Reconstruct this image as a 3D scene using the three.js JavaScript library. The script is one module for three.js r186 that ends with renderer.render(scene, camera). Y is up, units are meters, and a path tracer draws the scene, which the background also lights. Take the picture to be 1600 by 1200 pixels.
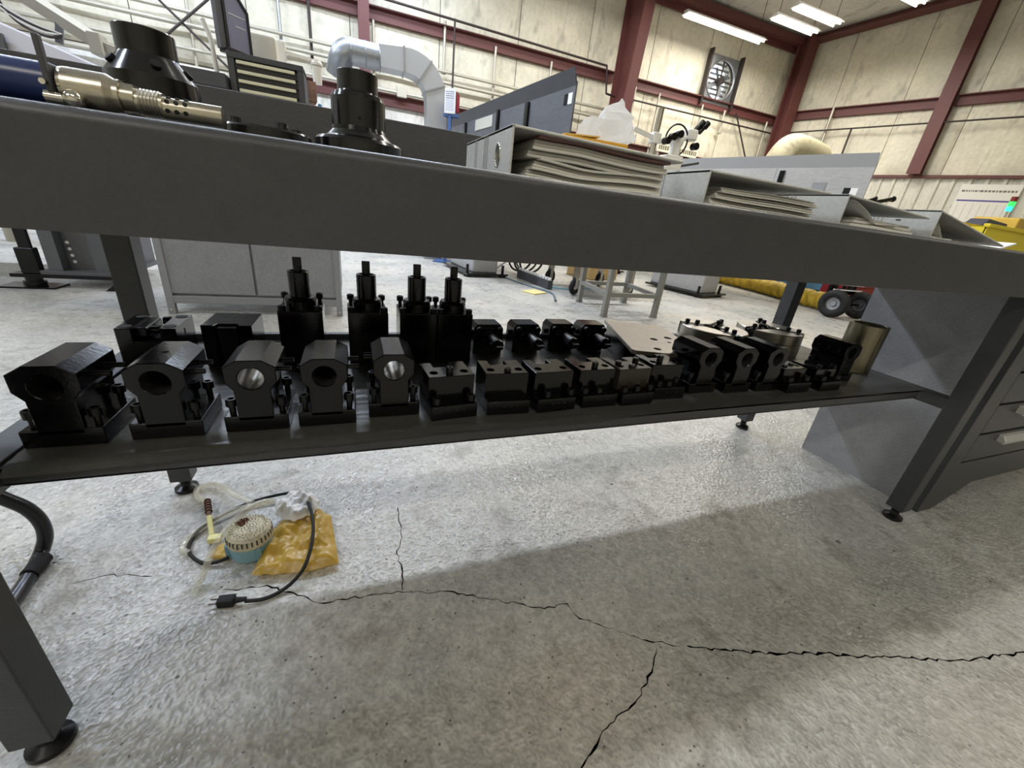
import * as THREE from 'three';
import { RoundedBoxGeometry } from 'three/addons/geometries/RoundedBoxGeometry.js';
import { mergeGeometries } from 'three/addons/utils/BufferGeometryUtils.js';
import { RectAreaLightUniformsLib } from 'three/addons/lights/RectAreaLightUniformsLib.js';

// ---------------------------------------------------------------- camera, sky, lights, exposure
const scene = new THREE.Scene();
scene.background = new THREE.Color().setRGB(4.0, 4.3, 4.6);
const camera = new THREE.PerspectiveCamera(87.94, 4 / 3, 0.05, 100);
camera.position.set(0, 0.855, 0);
camera.up.set(0.04358, 0.91277, -0.40614);
camera.lookAt(0.35300, 0.855 - 0.39437, -0.84845);
scene.add(camera);
const renderer = new THREE.WebGLRenderer({ antialias: true });
renderer.toneMapping = THREE.LinearToneMapping;
renderer.toneMappingExposure = 1.05;
renderer.shadowMap.enabled = true;
RectAreaLightUniformsLib.init();

const COOL = new THREE.Color(0.74, 0.84, 1.0), WARM = new THREE.Color(1.0, 0.95, 0.86), DAY = new THREE.Color(0.90, 0.94, 1.0);
// ceiling strip fixtures: x, y, z, length, light intensity, colour
const FIXTURES = [
  [8.25, 5.25, -9.5, 2.4, 25, WARM, 'long white strip light hung in front of the back wall above the louvred fan'],
  [9.15, 5.2, -8.42, 1.3, 52, WARM, 'short strip light nearer the wall of the side-by-side pair by the roof corner'],
  [9.1, 5.2, -7.9, 1.3, 52, WARM, 'short strip light nearer the viewer of the side-by-side pair by the roof corner'],
  [9.9, 5.4, -6.9, 1.3, 66, WARM, 'strip light cut by the top edge of the picture under the end rafter'],
];
// ceiling strips outside the frame that light the hall (their reflections and shadows show on the floor)
const HIDDEN_FIXTURES = [
  [3.5, 5.35, -6.3, 2.4, 86, WARM], [0.5, 5.35, -6.35, 2.4, 124, COOL], [-4.6, 5.35, -6.3, 2.4, 102, COOL],
  [-2.0, 5.35, -6.35, 1.3, 74, COOL], [7.4, 5.35, -6.3, 2.4, 56, WARM], [3.4, 5.5, -1.9, 2.4, 48, WARM],
  [-3.2, 5.25, -9.2, 2.4, 36, COOL], [0.8, 5.25, -9.2, 2.4, 36, COOL], [4.6, 5.3, -8.9, 2.4, 12, WARM],
  [-3.5, 5.6, 3.6, 2.4, 74, WARM], [1.0, 5.6, 3.6, 2.4, 34, WARM], [6.5, 5.6, 4.2, 2.4, 4, WARM],
  [9.5, 5.5, 0.5, 2.4, 28, WARM], [-5.0, 5.4, -2.0, 2.4, 95, COOL],
];

// ---------------------------------------------------------------- helpers
function mulberry(a) { return () => { a |= 0; a = a + 0x6D2B79F5 | 0; let t = Math.imul(a ^ a >>> 15, 1 | a); t = t + Math.imul(t ^ t >>> 7, 61 | t) ^ t; return ((t ^ t >>> 14) >>> 0) / 4294967296; }; }
const rnd = mulberry(7);
const names = {};
function numbered(n) { const k = names[n] = (names[n] ?? -1) + 1; return k ? n + '_' + String(k).padStart(3, '0') : n; }
function clean(g) {
  let q = g.index ? g.toNonIndexed() : g;
  for (const k of Object.keys(q.attributes)) if (!['position', 'normal', 'uv'].includes(k)) q.deleteAttribute(k);
  if (!q.attributes.normal) q.computeVertexNormals();
  if (!q.attributes.uv) q.setAttribute('uv', new THREE.Float32BufferAttribute(new Float32Array(q.attributes.position.count * 2), 2));
  q.morphAttributes = {};
  return q;
}
function M(...gs) { gs = gs.flat(9); return gs.length === 1 ? clean(gs[0]) : mergeGeometries(gs.map(clean), false); }
function mesh(name, g, m, parent, label) {
  const o = new THREE.Mesh(Array.isArray(g) ? M(g) : clean(g), m);
  o.castShadow = o.receiveShadow = true;
  o.name = parent && parent !== scene ? name : numbered(name);
  (parent ?? scene).add(o);
  if (label) o.userData.label = label;
  return o;
}
function thing(name, label, category, [x, y, z] = [0, 0, 0], turn = 0, group) {
  const o = new THREE.Group(); o.name = numbered(name); scene.add(o);
  o.position.set(x, y, z); o.rotation.y = turn; o.userData = { label, category };
  if (group) o.userData.group = group;
  return o;
}
function tag(o, label, category, group, kind) { o.userData = { label, category }; if (group) o.userData.group = group; if (kind) o.userData.kind = kind; return o; }
function struct(name, g, m, parent) { const o = mesh(name, g, m, parent ?? scene); if (!parent || parent === scene) o.userData.kind = 'structure'; return o; }
function dup(root, [x, y, z], turn, label, group) {
  const r = root.clone(); r.name = numbered(root.name.replace(/_\d{3}$/, '')); scene.add(r);
  r.userData = { ...root.userData, label }; if (group) r.userData.group = group;
  r.position.set(x, y, z); r.rotation.y = turn; return r;
}
const T = (g, x = 0, y = 0, z = 0) => g.translate(x, y, z);
const box = (w, h, d, x = 0, y = 0, z = 0) => T(new THREE.BoxGeometry(w, h, d), x, y, z);
const rbox = (w, h, d, x = 0, y = 0, z = 0, r = 0.0015) => T(new RoundedBoxGeometry(w, h, d, 1, Math.min(r, w / 2.1, h / 2.1, d / 2.1)), x, y, z);
// a box given by its limits
const lim = (x0, x1, y0, y1, z0, z1, r = 0) => r ? rbox(x1 - x0, y1 - y0, z1 - z0, (x0 + x1) / 2, (y0 + y1) / 2, (z0 + z1) / 2, r) : box(x1 - x0, y1 - y0, z1 - z0, (x0 + x1) / 2, (y0 + y1) / 2, (z0 + z1) / 2);
const cyl = (r, h, x = 0, y = 0, z = 0, seg = 24, r2) => T(new THREE.CylinderGeometry(r2 ?? r, r, h, seg), x, y, z);     // axis y, centred
const cylX = (r, h, x = 0, y = 0, z = 0, seg = 24, r2) => T(new THREE.CylinderGeometry(r2 ?? r, r, h, seg).rotateZ(-Math.PI / 2), x, y, z);
const cylZ = (r, h, x = 0, y = 0, z = 0, seg = 24, r2) => T(new THREE.CylinderGeometry(r2 ?? r, r, h, seg).rotateX(Math.PI / 2), x, y, z);
const V = (a) => new THREE.Vector3(...a);
const lathe = (pts, seg = 40) => new THREE.LatheGeometry(pts.map(p => new THREE.Vector2(...p)), seg);
function crisp(pts) { const o = []; pts.forEach((p, i) => { o.push(p); if (i && i < pts.length - 1) o.push(p); }); return o; }
const shape = (pts) => new THREE.Shape(pts.map(p => new THREE.Vector2(...p)));
function hole(s, x, y, r) { const h = new THREE.Path(); h.absarc(x, y, r, 0, Math.PI * 2, true); s.holes.push(h); return s; }
function extr(s, depth, bevel = 0.001, seg = 16) {
  return new THREE.ExtrudeGeometry(s, { depth: depth - 2 * bevel, bevelEnabled: bevel > 0, bevelThickness: bevel, bevelSize: bevel, bevelOffset: -bevel, bevelSegments: 1, curveSegments: seg }).translate(0, 0, bevel);
}
const tube = (pts, r, seg = 60, rs = 10, closed = false) => new THREE.TubeGeometry(new THREE.CatmullRomCurve3(pts.map(V), closed, 'centripetal'), seg, r, rs, closed);
function bar(a, b, w, h) { // box beam between two points
  const A = V(a), B = V(b), d = B.clone().sub(A), L = d.length();
  const g = new THREE.BoxGeometry(w, h ?? w, L);
  g.applyMatrix4(new THREE.Matrix4().makeRotationFromQuaternion(new THREE.Quaternion().setFromUnitVectors(new THREE.Vector3(0, 0, 1), d.normalize())));
  return T(g, ...A.add(B).multiplyScalar(0.5).toArray());
}
function rod(a, b, r, seg = 10) {
  const A = V(a), B = V(b), d = B.clone().sub(A), L = d.length();
  const g = new THREE.CylinderGeometry(r, r, L, seg);
  g.applyQuaternion(new THREE.Quaternion().setFromUnitVectors(new THREE.Vector3(0, 1, 0), d.normalize()));
  return T(g, ...A.add(B).multiplyScalar(0.5).toArray());
}
// uv in metres by dominant axis
function uvm(g, s = 1) {
  g = clean(g); const p = g.attributes.position, n = g.attributes.normal, u = g.attributes.uv;
  for (let i = 0; i < p.count; i++) {
    const ax = Math.abs(n.getX(i)), ay = Math.abs(n.getY(i)), az = Math.abs(n.getZ(i));
    if (ay >= ax && ay >= az) u.setXY(i, p.getX(i) / s, -p.getZ(i) / s);
    else if (ax >= az) u.setXY(i, p.getZ(i) / s, p.getY(i) / s);
    else u.setXY(i, p.getX(i) / s, p.getY(i) / s);
  }
  return g;
}
// ---------------------------------------------------------------- periodic noise and textures
function lattice(n, seed) { const r = mulberry(seed), a = new Float32Array(n * n); for (let i = 0; i < a.length; i++) a[i] = r(); return a; }
function noiseMap(size, cells, seed) { // smooth periodic value noise, size x size
  const L = lattice(cells, seed), out = new Float32Array(size * size), X0 = new Int32Array(size), X1 = new Int32Array(size), F = new Float32Array(size);
  for (let i = 0; i < size; i++) { const f = i / size * cells, k = Math.floor(f), t = f - k; X0[i] = k % cells; X1[i] = (k + 1) % cells; F[i] = t * t * (3 - 2 * t); }
  for (let y = 0; y < size; y++) for (let x = 0; x < size; x++) {
    const a = L[X0[y] * cells + X0[x]], b = L[X0[y] * cells + X1[x]], c = L[X1[y] * cells + X0[x]], d = L[X1[y] * cells + X1[x]];
    const p = a + (b - a) * F[x], q = c + (d - c) * F[x]; out[y * size + x] = p + (q - p) * F[y];
  }
  return out;
}
function texture(size, fn, srgb = true) {
  const d = new Uint8Array(size * size * 4);
  for (let i = 0; i < size * size; i++) { const c = fn(i, i % size, Math.floor(i / size)); d[4 * i] = c[0]; d[4 * i + 1] = c[1]; d[4 * i + 2] = c[2]; d[4 * i + 3] = 255; }
  const t = new THREE.DataTexture(d, size, size, THREE.RGBAFormat);
  t.wrapS = t.wrapT = THREE.RepeatWrapping; t.magFilter = THREE.LinearFilter; t.minFilter = THREE.LinearMipmapLinearFilter; t.generateMipmaps = true;
  if (srgb) t.colorSpace = THREE.SRGBColorSpace;
  t.needsUpdate = true; return t;
}
const cl = (v) => Math.max(0, Math.min(255, v));
function canvasTex(w, h, draw) {
  const c = document.createElement('canvas'); c.width = w; c.height = h; draw(c.getContext('2d'), w, h);
  const t = new THREE.CanvasTexture(c); t.colorSpace = THREE.SRGBColorSpace; return t;
}
const std = (color, roughness = 0.5, metalness = 0, extra = {}) => new THREE.MeshStandardMaterial({ color, roughness, metalness, ...extra });

// floor textures: 3 m tile
const FS = 2048;
const n8 = noiseMap(FS, 8, 1), n24 = noiseMap(FS, 24, 2), n90 = noiseMap(FS, 90, 3), n330 = noiseMap(FS, 330, 4), n700 = noiseMap(FS, 700, 5), n150 = noiseMap(FS, 150, 6);
const pit = new Float32Array(FS * FS);
{
  const r = mulberry(21);
  for (let k = 0; k < 3400; k++) {
    const cx = r() * FS, cy = r() * FS, big = r(), a = big > 0.996 ? 4 + r() * 3 : big > 0.93 ? 1.5 + r() * 1.3 : 0.8 + r() * 1.0, e = 0.45 + r() * 0.7, th = r() * 3.14, cs = Math.cos(th), sn = Math.sin(th), R = Math.ceil(a * 2.4);
    for (let y = -R; y <= R; y++) for (let x = -R; x <= R; x++) {
      const u = (x * cs + y * sn) / a, v = (-x * sn + y * cs) / (a * e), q = u * u + v * v, wob = 1 + 0.5 * (n330[((cy + y & FS - 1) * FS) + (cx + x & FS - 1)] - 0.5);
      if (q < wob) { const i = ((Math.floor(cy) + y + FS) % FS) * FS + ((Math.floor(cx) + x + FS) % FS); pit[i] = Math.max(pit[i], Math.min(1, 1.5 * (wob - q)) * (0.35 + 0.65 * r())); }
    }
  }
}
const floorMap = texture(FS, (i) => {
  const m = 0.45 * n8[i] + 0.35 * n24[i] + 0.2 * n90[i], fine = (n330[i] - 0.5) * 0.09 + (n700[i] - 0.5) * 0.10 + (n150[i] - 0.5) * 0.05;
  const stain = Math.max(0, n24[i] * 0.6 + n90[i] * 0.4 - 0.62) * 0.55;
  let v = 0.665 + (m - 0.5) * 0.2 + fine - stain; v *= 1 - 0.8 * pit[i];
  const warm = (n8[i] - 0.5) * 14 + stain * 30;
  return [cl(v * 255 + warm * 0.35 + 2), cl(v * 255), cl(v * 255 - 6 - warm * 0.5)];
});
const floorBump = texture(FS, (i) => { const v = 0.46 * n330[i] + 0.42 * n700[i] + 0.12 * n150[i] - 0.5 * pit[i] + 0.1; const c = cl(v * 255); return [c, c, c]; }, false);
const floorRough = texture(1024, (i, x, y) => { const j = (y * 2) * FS + x * 2; const c = cl(255 * (0.20 + 0.20 * n24[j] + 0.10 * n90[j] + 0.4 * pit[j])); return [c, c, c]; }, false);
const floorMat = std(0xffffff, 1, 0, { map: floorMap, bumpMap: floorBump, bumpScale: 0.0034, roughnessMap: floorRough });

// fine grain for paint, steel, plastic (0.25 m tile)
const g64 = noiseMap(512, 64, 31), g200 = noiseMap(512, 200, 32), g12 = noiseMap(512, 12, 33);
const grainBump = texture(512, (i) => { const c = cl(255 * (0.6 * g64[i] + 0.4 * g200[i])); return [c, c, c]; }, false);
const grainMap = texture(512, (i) => { const c = cl(255 * (0.84 + 0.16 * (0.4 * g64[i] + 0.3 * g200[i] + 0.3 * g12[i]))); return [c, c, c]; });
const wearMap = texture(512, (i) => { const s = Math.max(0, g12[i] * 0.5 + g64[i] * 0.5 - 0.58) * 1.5; const c = 0.9 + 0.1 * (g200[i] - 0.5) - 0.55 * s; return [cl(c * 255), cl(c * 252), cl(c * 245)]; });
const grain = { map: grainMap, bumpMap: grainBump, bumpScale: 0.0002 };
// insulation facing: wrinkles, 2 m tile
const w10 = noiseMap(512, 10, 41), w40 = noiseMap(512, 40, 42), w5 = noiseMap(512, 5, 43);
const wrinkle = texture(512, (i, x, y) => { const j = Math.floor(y / 4) * 512 + x; const c = cl(255 * (0.5 * w10[i] + 0.35 * w40[j] + 0.15 * w40[i])); return [c, c, c]; }, false);
const facingMap = texture(512, (i, x, y) => { const j = Math.floor(y / 3) * 512 + x; const s = Math.max(0, w10[j] * 0.55 + w40[j] * 0.45 - 0.6) * 0.5, c = 0.93 + 0.06 * (w5[i] - 0.5) + 0.05 * (w40[i] - 0.5) - s; return [cl(c * 255), cl(c * 255), cl(c * 253)]; });

// ---------------------------------------------------------------- materials
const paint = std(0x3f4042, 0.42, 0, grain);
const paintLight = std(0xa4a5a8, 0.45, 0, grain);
const splashMat = std(0x535457, 0.5, 0, grain);
const black = new THREE.MeshPhysicalMaterial({ color: 0x070707, roughness: 0.2, metalness: 0, ior: 1.42, bumpMap: grainBump, bumpScale: 0.00008 });
const blackTop = new THREE.MeshPhysicalMaterial({ color: 0x070707, roughness: 0.15, metalness: 0, ior: 1.43, map: grainMap, bumpMap: grainBump, bumpScale: 0.00008 });
const blackGloss = std(0x0d0d0e, 0.16, 0);
const screwMat = std(0x141414, 0.3, 0.4);
const holeMat = std(0x050505, 0.8);
const steel = std(0xb9b5ac, 0.3, 1, { map: grainMap });
const chrome = std(0xd6d2c8, 0.14, 1);
const brushed = std(0xc9c3b2, 0.27, 1, { map: grainMap });
const chuckMat = std(0xb5aea2, 0.3, 0.9, { map: grainMap });
const bronzeSteel = std(0x857f6c, 0.3, 1, { map: grainMap });
const tanSteel = std(0x948a7d, 0.4, 0.5, { map: grainMap });
const pullMat = std(0xc9c9c6, 0.4, 0.4);
const boomMat = std(0x9a9484, 0.5), plateMat = std(0xb9b6aa, 0.5);
const standGray = std(0x86857f, 0.45, 0.3);
const rubber = std(0x0a0a0a, 0.75);
const blueMat = std(0x16295e, 0.3, 0);
const binderMat = std(0xdcdcd6, 0.42, 0, { map: grainMap });
const binderIn = std(0x8d8f8c, 0.6);
const paper = std(0xe6e4dc, 0.85);
const paperB = std(0xd6d4cc, 0.85), paperC = std(0xc6c4bc, 0.85), paperRed = std(0x8d6a68, 0.8), paperWhite = std(0xe6e6e6, 0.8);
const redSteel = std(0x6a3a38, 0.55, 0, { map: grainMap });
const facing = std(0xe9e3d0, 0.55, 0, { map: facingMap, bumpMap: wrinkle, bumpScale: 0.02 });
const facingWhite = std(0xefede8, 0.5, 0, { map: facingMap, bumpMap: wrinkle, bumpScale: 0.015 });
const seamMat = std(0x6e695c, 0.8);
const liner = std(0xdedbd0, 0.5, 0, { map: facingMap });
const conduit = std(0xb9b4a6, 0.45, 0.5);
const darkPipe = std(0x3a3230, 0.5, 0.3);
const galv = std(0xa9adb2, 0.36, 0.85, { map: grainMap });
const whitePlastic = std(0xe4e2da, 0.4);
const lavender = std(0xd9d9e6, 0.45);
const machGray = std(0x606266, 0.45, 0, { map: grainMap });
const machDark = std(0x4a4b4f, 0.5, 0, { map: grainMap });
const machLight = std(0xb2b2b1, 0.45, 0, { map: grainMap });
const cabGray = std(0x929498, 0.5, 0, { map: grainMap });
const yellow = std(0xd8b52e, 0.6, 0, { map: wearMap });
const red = std(0x801024, 0.45), blue = std(0x57a0dc, 0.55);
const clothMat = new THREE.MeshPhysicalMaterial({ color: 0x4c4c48, roughness: 0.28, ior: 1.55, map: grainMap, side: THREE.DoubleSide });

// ---------------------------------------------------------------- floor, walls, roof
const floor = struct('floor', uvm(lim(-9.4, 18, -0.2, 0, -10.9, 7.4), 3), floorMat);
const crackMat = std(0x1d1b18, 0.95);
function crack(pts, w0, w1, seed) { // an open crack: ragged, jittered ribbon lying in the slab surface
  const r = mulberry(seed), P = [];
  for (let i = 0; i < pts.length - 1; i++) { const [a, b] = [pts[i], pts[i + 1]], L = Math.hypot(b[0] - a[0], b[1] - a[1]), n = Math.max(2, Math.round(L / 0.012)); for (let k = 0; k < n; k++) { const t = k / n; P.push([a[0] + (b[0] - a[0]) * t + (r() - 0.5) * 0.007, a[1] + (b[1] - a[1]) * t + (r() - 0.5) * 0.007]); } }
  P.push(pts.at(-1));
  const pos = [], idx = [];
  P.forEach((p, i) => {
    const a = P[Math.max(0, i - 1)], b = P[Math.min(P.length - 1, i + 1)], dx = b[0] - a[0], dz = b[1] - a[1], L = Math.hypot(dx, dz) || 1;
    const w = (i === 0 || i === P.length - 1) ? 0.0002 : (w0 + (w1 - w0) * r() * r()) / 2;
    pos.push(p[0] - dz / L * w, 0.0006, p[1] + dx / L * w, p[0] + dz / L * w, 0.0006, p[1] - dx / L * w);
    if (i) { const k = 2 * i; idx.push(k - 2, k - 1, k, k - 1, k + 1, k); }
  });
  const g = new THREE.BufferGeometry(); g.setAttribute('position', new THREE.Float32BufferAttribute(pos, 3)); g.setIndex(idx); g.computeVertexNormals();
  const nn = g.attributes.normal; for (let i = 0; i < nn.count; i++) nn.setXYZ(i, 0, 1, 0);
  mesh('crack', g, crackMat, floor);
}
crack([[0.085, -0.99], [0.086, -0.866], [0.068, -0.823], [0.076, -0.738], [0.068, -0.695]], 0.0008, 0.004, 3);
crack([[-0.32, -0.80], [-0.226, -0.79], [-0.11, -0.712], [0.02, -0.70], [0.068, -0.693], [0.114, -0.681], [0.173, -0.665], [0.258, -0.624], [0.314, -0.596], [0.384, -0.563], [0.441, -0.557], [0.455, -0.518], [0.508, -0.476], [0.579, -0.427], [0.642, -0.394]], 0.0006, 0.005, 4);
crack([[0.66, -0.392], [0.71, -0.367], [0.809, -0.332], [0.974, -0.281], [1.032, -0.26], [1.171, -0.215], [1.289, -0.172], [1.413, -0.151], [1.493, -0.135], [1.9, -0.10]], 0.0015, 0.008, 5);
crack([[0.591, -0.402], [0.533, -0.357], [0.484, -0.334], [0.418, -0.314], [0.386, -0.308], [0.36, -0.287], [0.31, -0.262], [0.25, -0.24]], 0.0012, 0.007, 6);
crack([[-0.62, -0.90], [-0.55, -0.905], [-0.47, -0.88]], 0.0006, 0.003, 8);

// local frame of the end wall on the right, which meets the back wall at an open angle
const RW = new THREE.Group(); // only a frame for computing positions; never added to the scene
RW.position.set(11.92, 0, -10.5); RW.rotation.y = -1.2697; RW.updateMatrixWorld();
const onRight = (g) => clean(g).applyMatrix4(RW.matrixWorld);
const roofY = (z) => 6.05 + (z + 10.5) * 0.078;

// back wall slab with a round opening for the fan
{
  const s = shape([[-9.2, 0], [11.95, 0], [11.95, 6.2], [-9.2, 6.2]]); hole(s, 9.36, 4.66, 0.46);
  struct('wall_back', T(new THREE.ExtrudeGeometry(s, { depth: 0.2, bevelEnabled: false, curveSegments: 40 }), 0, 0, -10.8), seamMat);
}
struct('wall_right', onRight(lim(-0.2, 18.6, 0, 7.6, -0.3, -0.1)), seamMat);
struct('wall_left', lim(-9.4, -9.2, 0, 7.4, -10.9, 7.2), facing);
struct('wall_front', lim(-9.4, 18, 0, 7.8, 7.2, 7.4), facing);
{
  const g = new THREE.BoxGeometry(28, 0.2, 18.4); const p = g.attributes.position;
  g.translate(4.3, 0, -1.75); for (let i = 0; i < p.count; i++) p.setY(i, p.getY(i) + roofY(p.getZ(i)) + 0.1);
  struct('ceiling', uvm(g, 2), facingWhite);
}
const wallBack = scene.getObjectByName('wall_back'), wallRight = scene.getObjectByName('wall_right');
// blankets of faced insulation between the seams, bulging softly between the girts
function blanket(x0, x1, y0, y1, z, seed, holeAt) {
  const nx = 9, ny = 9, g = new THREE.PlaneGeometry(x1 - x0, y1 - y0, nx, ny), p = g.attributes.position, r = mulberry(seed);
  const ph = r() * 6, am = 0.02 + 0.03 * r();
  for (let i = 0; i < p.count; i++) {
    const u = p.getX(i) / (x1 - x0) + 0.5, v = p.getY(i) / (y1 - y0) + 0.5, e = Math.pow(Math.max(0, Math.sin(Math.PI * u)), 0.6) * Math.pow(Math.max(0, Math.sin(Math.PI * v)), 0.5);
    p.setXYZ(i, p.getX(i) + (x0 + x1) / 2, p.getY(i) + (y0 + y1) / 2, z + e * (am + 0.012 * Math.sin(7 * u + ph + 3 * v)));
  }
  g.computeVertexNormals();
  return uvm(g, 2);
}
const seamsB = [-9.2, -8.71, -6.95, -5.19, -3.43, -1.67, 0.09, 1.85, 3.6, 5.37, 7.13, 8.86];
for (let i = 0; i < seamsB.length - 1; i++) {
  const a = seamsB[i] + 0.008, b = seamsB[i + 1] - 0.008;
  mesh('insulation_panel', blanket(a, b, 0, 2.68, -10.59, 100 + i), facingWhite, wallBack);
  mesh('insulation_panel', blanket(a, b, 2.72, 4.06, -10.59, 200 + i), facing, wallBack);
  mesh('insulation_panel', blanket(a, b, 4.1, 6.15, -10.59, 300 + i), facing, wallBack);
}
for (const [y0, y1, k] of [[0, 2.68, 1], [2.72, 4.06, 2]]) mesh('insulation_panel', blanket(8.868, 9.85, y0, y1, -10.59, 400 + k), facing, wallBack);
mesh('insulation_panel', blanket(8.868, 9.85, 5.17, 6.15, -10.59, 410), facing, wallBack);
for (const [y0, y1, k] of [[0, 2.68, 1], [2.72, 4.06, 2], [4.1, 6.15, 3]]) mesh('insulation_panel', blanket(9.865, 11.92, y0, y1, -10.59, 420 + k), facing, wallBack);
const seamsR = [0, 1.25, 2.75, 3.62, 4.05, 5.8, 7.5, 9.3, 11, 12.8, 14.6, 16.4, 18.3];
for (let i = 0; i < seamsR.length - 1; i++) {
  const a = seamsR[i] + 0.006, b = seamsR[i + 1] - 0.006;
  for (const [y0, y1, k] of [[2.72, 4.2, 0], [4.24, 7.4, 1]]) mesh('insulation_panel', onRight(blanket(a, b, y0, y1, -0.09, 500 + 2 * i + k)), facing, wallRight);
}
// ribbed liner sheets at the foot of the right wall
for (let k = 0; k < 14; k++) {
  const x0 = k * 1.1, pts = [];
  for (let j = 0; j <= 4; j++) { const x = x0 + j * 0.275; if (j < 4) pts.push([x, 0], [x + 0.16, 0], [x + 0.19, 0.035], [x + 0.245, 0.035]); else pts.push([x, 0]); }
  const up = pts.map(([x, z]) => [x, z + 0.01]).reverse(); const s = shape([...pts, ...up]);
  const g = new THREE.ExtrudeGeometry(s, { depth: 2.68, bevelEnabled: false }).rotateX(-Math.PI / 2); // shape (x, z) -> (x, up, -z)
  g.scale(1, 1, -1).translate(0, 0, -0.06); const ix = clean(g), p = ix.attributes.position, n = ix.attributes.normal;
  for (let i = 0; i < p.count; i += 3) for (const A of [p, n]) { const t = [A.getX(i + 1), A.getY(i + 1), A.getZ(i + 1)]; A.setXYZ(i + 1, A.getX(i + 2), A.getY(i + 2), A.getZ(i + 2)); A.setXYZ(i + 2, ...t); }
  ix.computeVertexNormals();
  mesh('liner_sheet', onRight(ix), liner, wallRight);
}
// red steel frame: girts, columns, eave strut, rafter
const girtG = (x0, x1, y, z) => [lim(x0, x1, y - 0.1, y + 0.1, z, z + 0.02), lim(x0, x1, y + 0.08, y + 0.1, z, z + 0.12), lim(x0, x1, y - 0.1, y - 0.08, z - 0.08, z)];
let trimN = 0; const trim = (g, m = redSteel) => struct('trim_' + (++trimN), g, m);
trim(M(girtG(-9.2, 6.1, 4.12, -10.5))); trim(M(girtG(6.4, 11.8, 4.12, -10.5)));
trim(M(girtG(-0.95, 11.8, 2.74, -10.5)));
trim(onRight(M(girtG(0.2, 3.45, 4.25, 0)))); trim(onRight(M(girtG(3.75, 18, 4.27, 0))));
trim(onRight(lim(0.2, 18, 2.68, 2.74, -0.08, 0.06)));
function iBeamCol(x, z, w0, w1, h, fw) { // tapered rigid-frame column: two flanges and a web, deepening upwards
  const s = shape([[0, 0], [w0, 0], [w1, h], [0, h]]);
  const web = T(extr(s, 0.02, 0).rotateY(-Math.PI / 2), x + 0.01, 0, z);
  return [web, bar([x, 0, z + 0.01], [x, h, z + 0.01], fw, 0.03), bar([x, 0, z + w0], [x, h, z + w1], fw, 0.03)];
}
trim(M(iBeamCol(6.12, -10.3, 0.28, 0.85, 6.1, 0.26)));
trim(M([box(0.2, 6.1, 0.03, 0.34, 3.05, -10.2), box(0.2, 6.1, 0.03, 0.34, 3.05, -10.45), box(0.03, 6.1, 0.25, 0.34, 3.05, -10.32)]));
trim(M(iBeamCol(-5.5, -10.3, 0.28, 0.85, 6.1, 0.26)));
trim(M([box(0.34, 6.0, 0.04, 11.72, 3, -10.0), box(0.34, 6.0, 0.04, 11.72, 3, -10.3), box(0.04, 6, 0.3, 11.72, 3, -10.15)]));
trim(onRight(M([box(0.26, 3.7, 0.03, 3.6, 4.59, 0.24), box(0.26, 3.7, 0.03, 3.6, 4.59, 0.0), box(0.03, 3.7, 0.24, 3.6, 4.59, 0.12)])));
trim(M([lim(-9.2, 11.7, 5.86, 6.0, -10.5, -10.25), lim(-9.2, 11.7, 5.72, 5.86, -10.5, -10.46)]));
trim(onRight(M([bar([0.1, 5.92, 0.16], [18, 7.24, 0.16], 0.3, 0.03), bar([0.1, 6.38, 0.16], [18, 7.7, 0.16], 0.3, 0.03), T(extr(shape([[0.1, 5.92], [18, 7.24], [18, 7.7], [0.1, 6.38]]), 0.02, 0), 0, 0, 0.15)])));
trim(M([bar([6.12, 5.75, -10.2], [6.12, 7.0, 7], 0.26, 0.03), T(extr(shape([[10.2, 5.75], [10.2, 6.15], [-7, 7.3], [-7, 7.0]]), 0.02, 0).rotateY(-Math.PI / 2).scale(1, 1, -1), 6.13, 0, 0)]));
for (let k = 0; k < 4; k++) { const z = -5.2 + k * 2.2; trim(M([lim(-9.2, 11.9 + k * 0.45, roofY(z) - 0.2, roofY(z) - 0.01, z, z + 0.02), lim(-9.2, 11.9 + k * 0.45, roofY(z) - 0.2, roofY(z) - 0.18, z, z + 0.08)]), std(0x8a7a72, 0.6)); }

// ---------------------------------------------------------------- louvred wall fan
{
  const t = thing('louver_fan', 'square galvanized wall fan with bright daylight showing through its round louvred opening', 'fan', [9.36, 4.66, -10.5]);
  const f = shape([[-0.49, -0.53], [0.49, -0.53], [0.49, 0.53], [-0.49, 0.53]]); hole(f, 0, 0, 0.44);
  mesh('fan_panel', T(extr(f, 0.03, 0.004, 32), 0, 0, 0), galv, t);
  mesh('fan_ring', T(new THREE.TorusGeometry(0.45, 0.025, 10, 40), 0, 0, 0.03), galv, t);
  for (let k = 0; k < 8; k++) { const y = -0.38 + k * 0.109, w = 2 * Math.sqrt(Math.max(0.01, 0.44 * 0.44 - y * y)); mesh('louver', T(new THREE.BoxGeometry(w, 0.05, 0.012).rotateX(0.25), 0, y, -0.12), galv, t); }
  mesh('motor', [cylZ(0.09, 0.2, 0, 0, -0.02), bar([-0.44, 0, 0.0], [0.44, 0, 0], 0.03), bar([0, -0.44, 0.0], [0, 0.44, 0.0], 0.03)], darkPipe, t);
  for (let k = 0; k < 4; k++) mesh('fan_blade', T(new THREE.BoxGeometry(0.12, 0.26, 0.01).rotateY(0.4).translate(0, 0.2, 0).rotateZ(k * Math.PI / 2 + 0.5), 0, 0, -0.06), galv, t);
  for (const x of [-0.56, 0.51]) mesh('fan_post', lim(x, x + 0.05, -0.6, 0.6, 0, 0.12), darkPipe, t);
}
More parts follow.
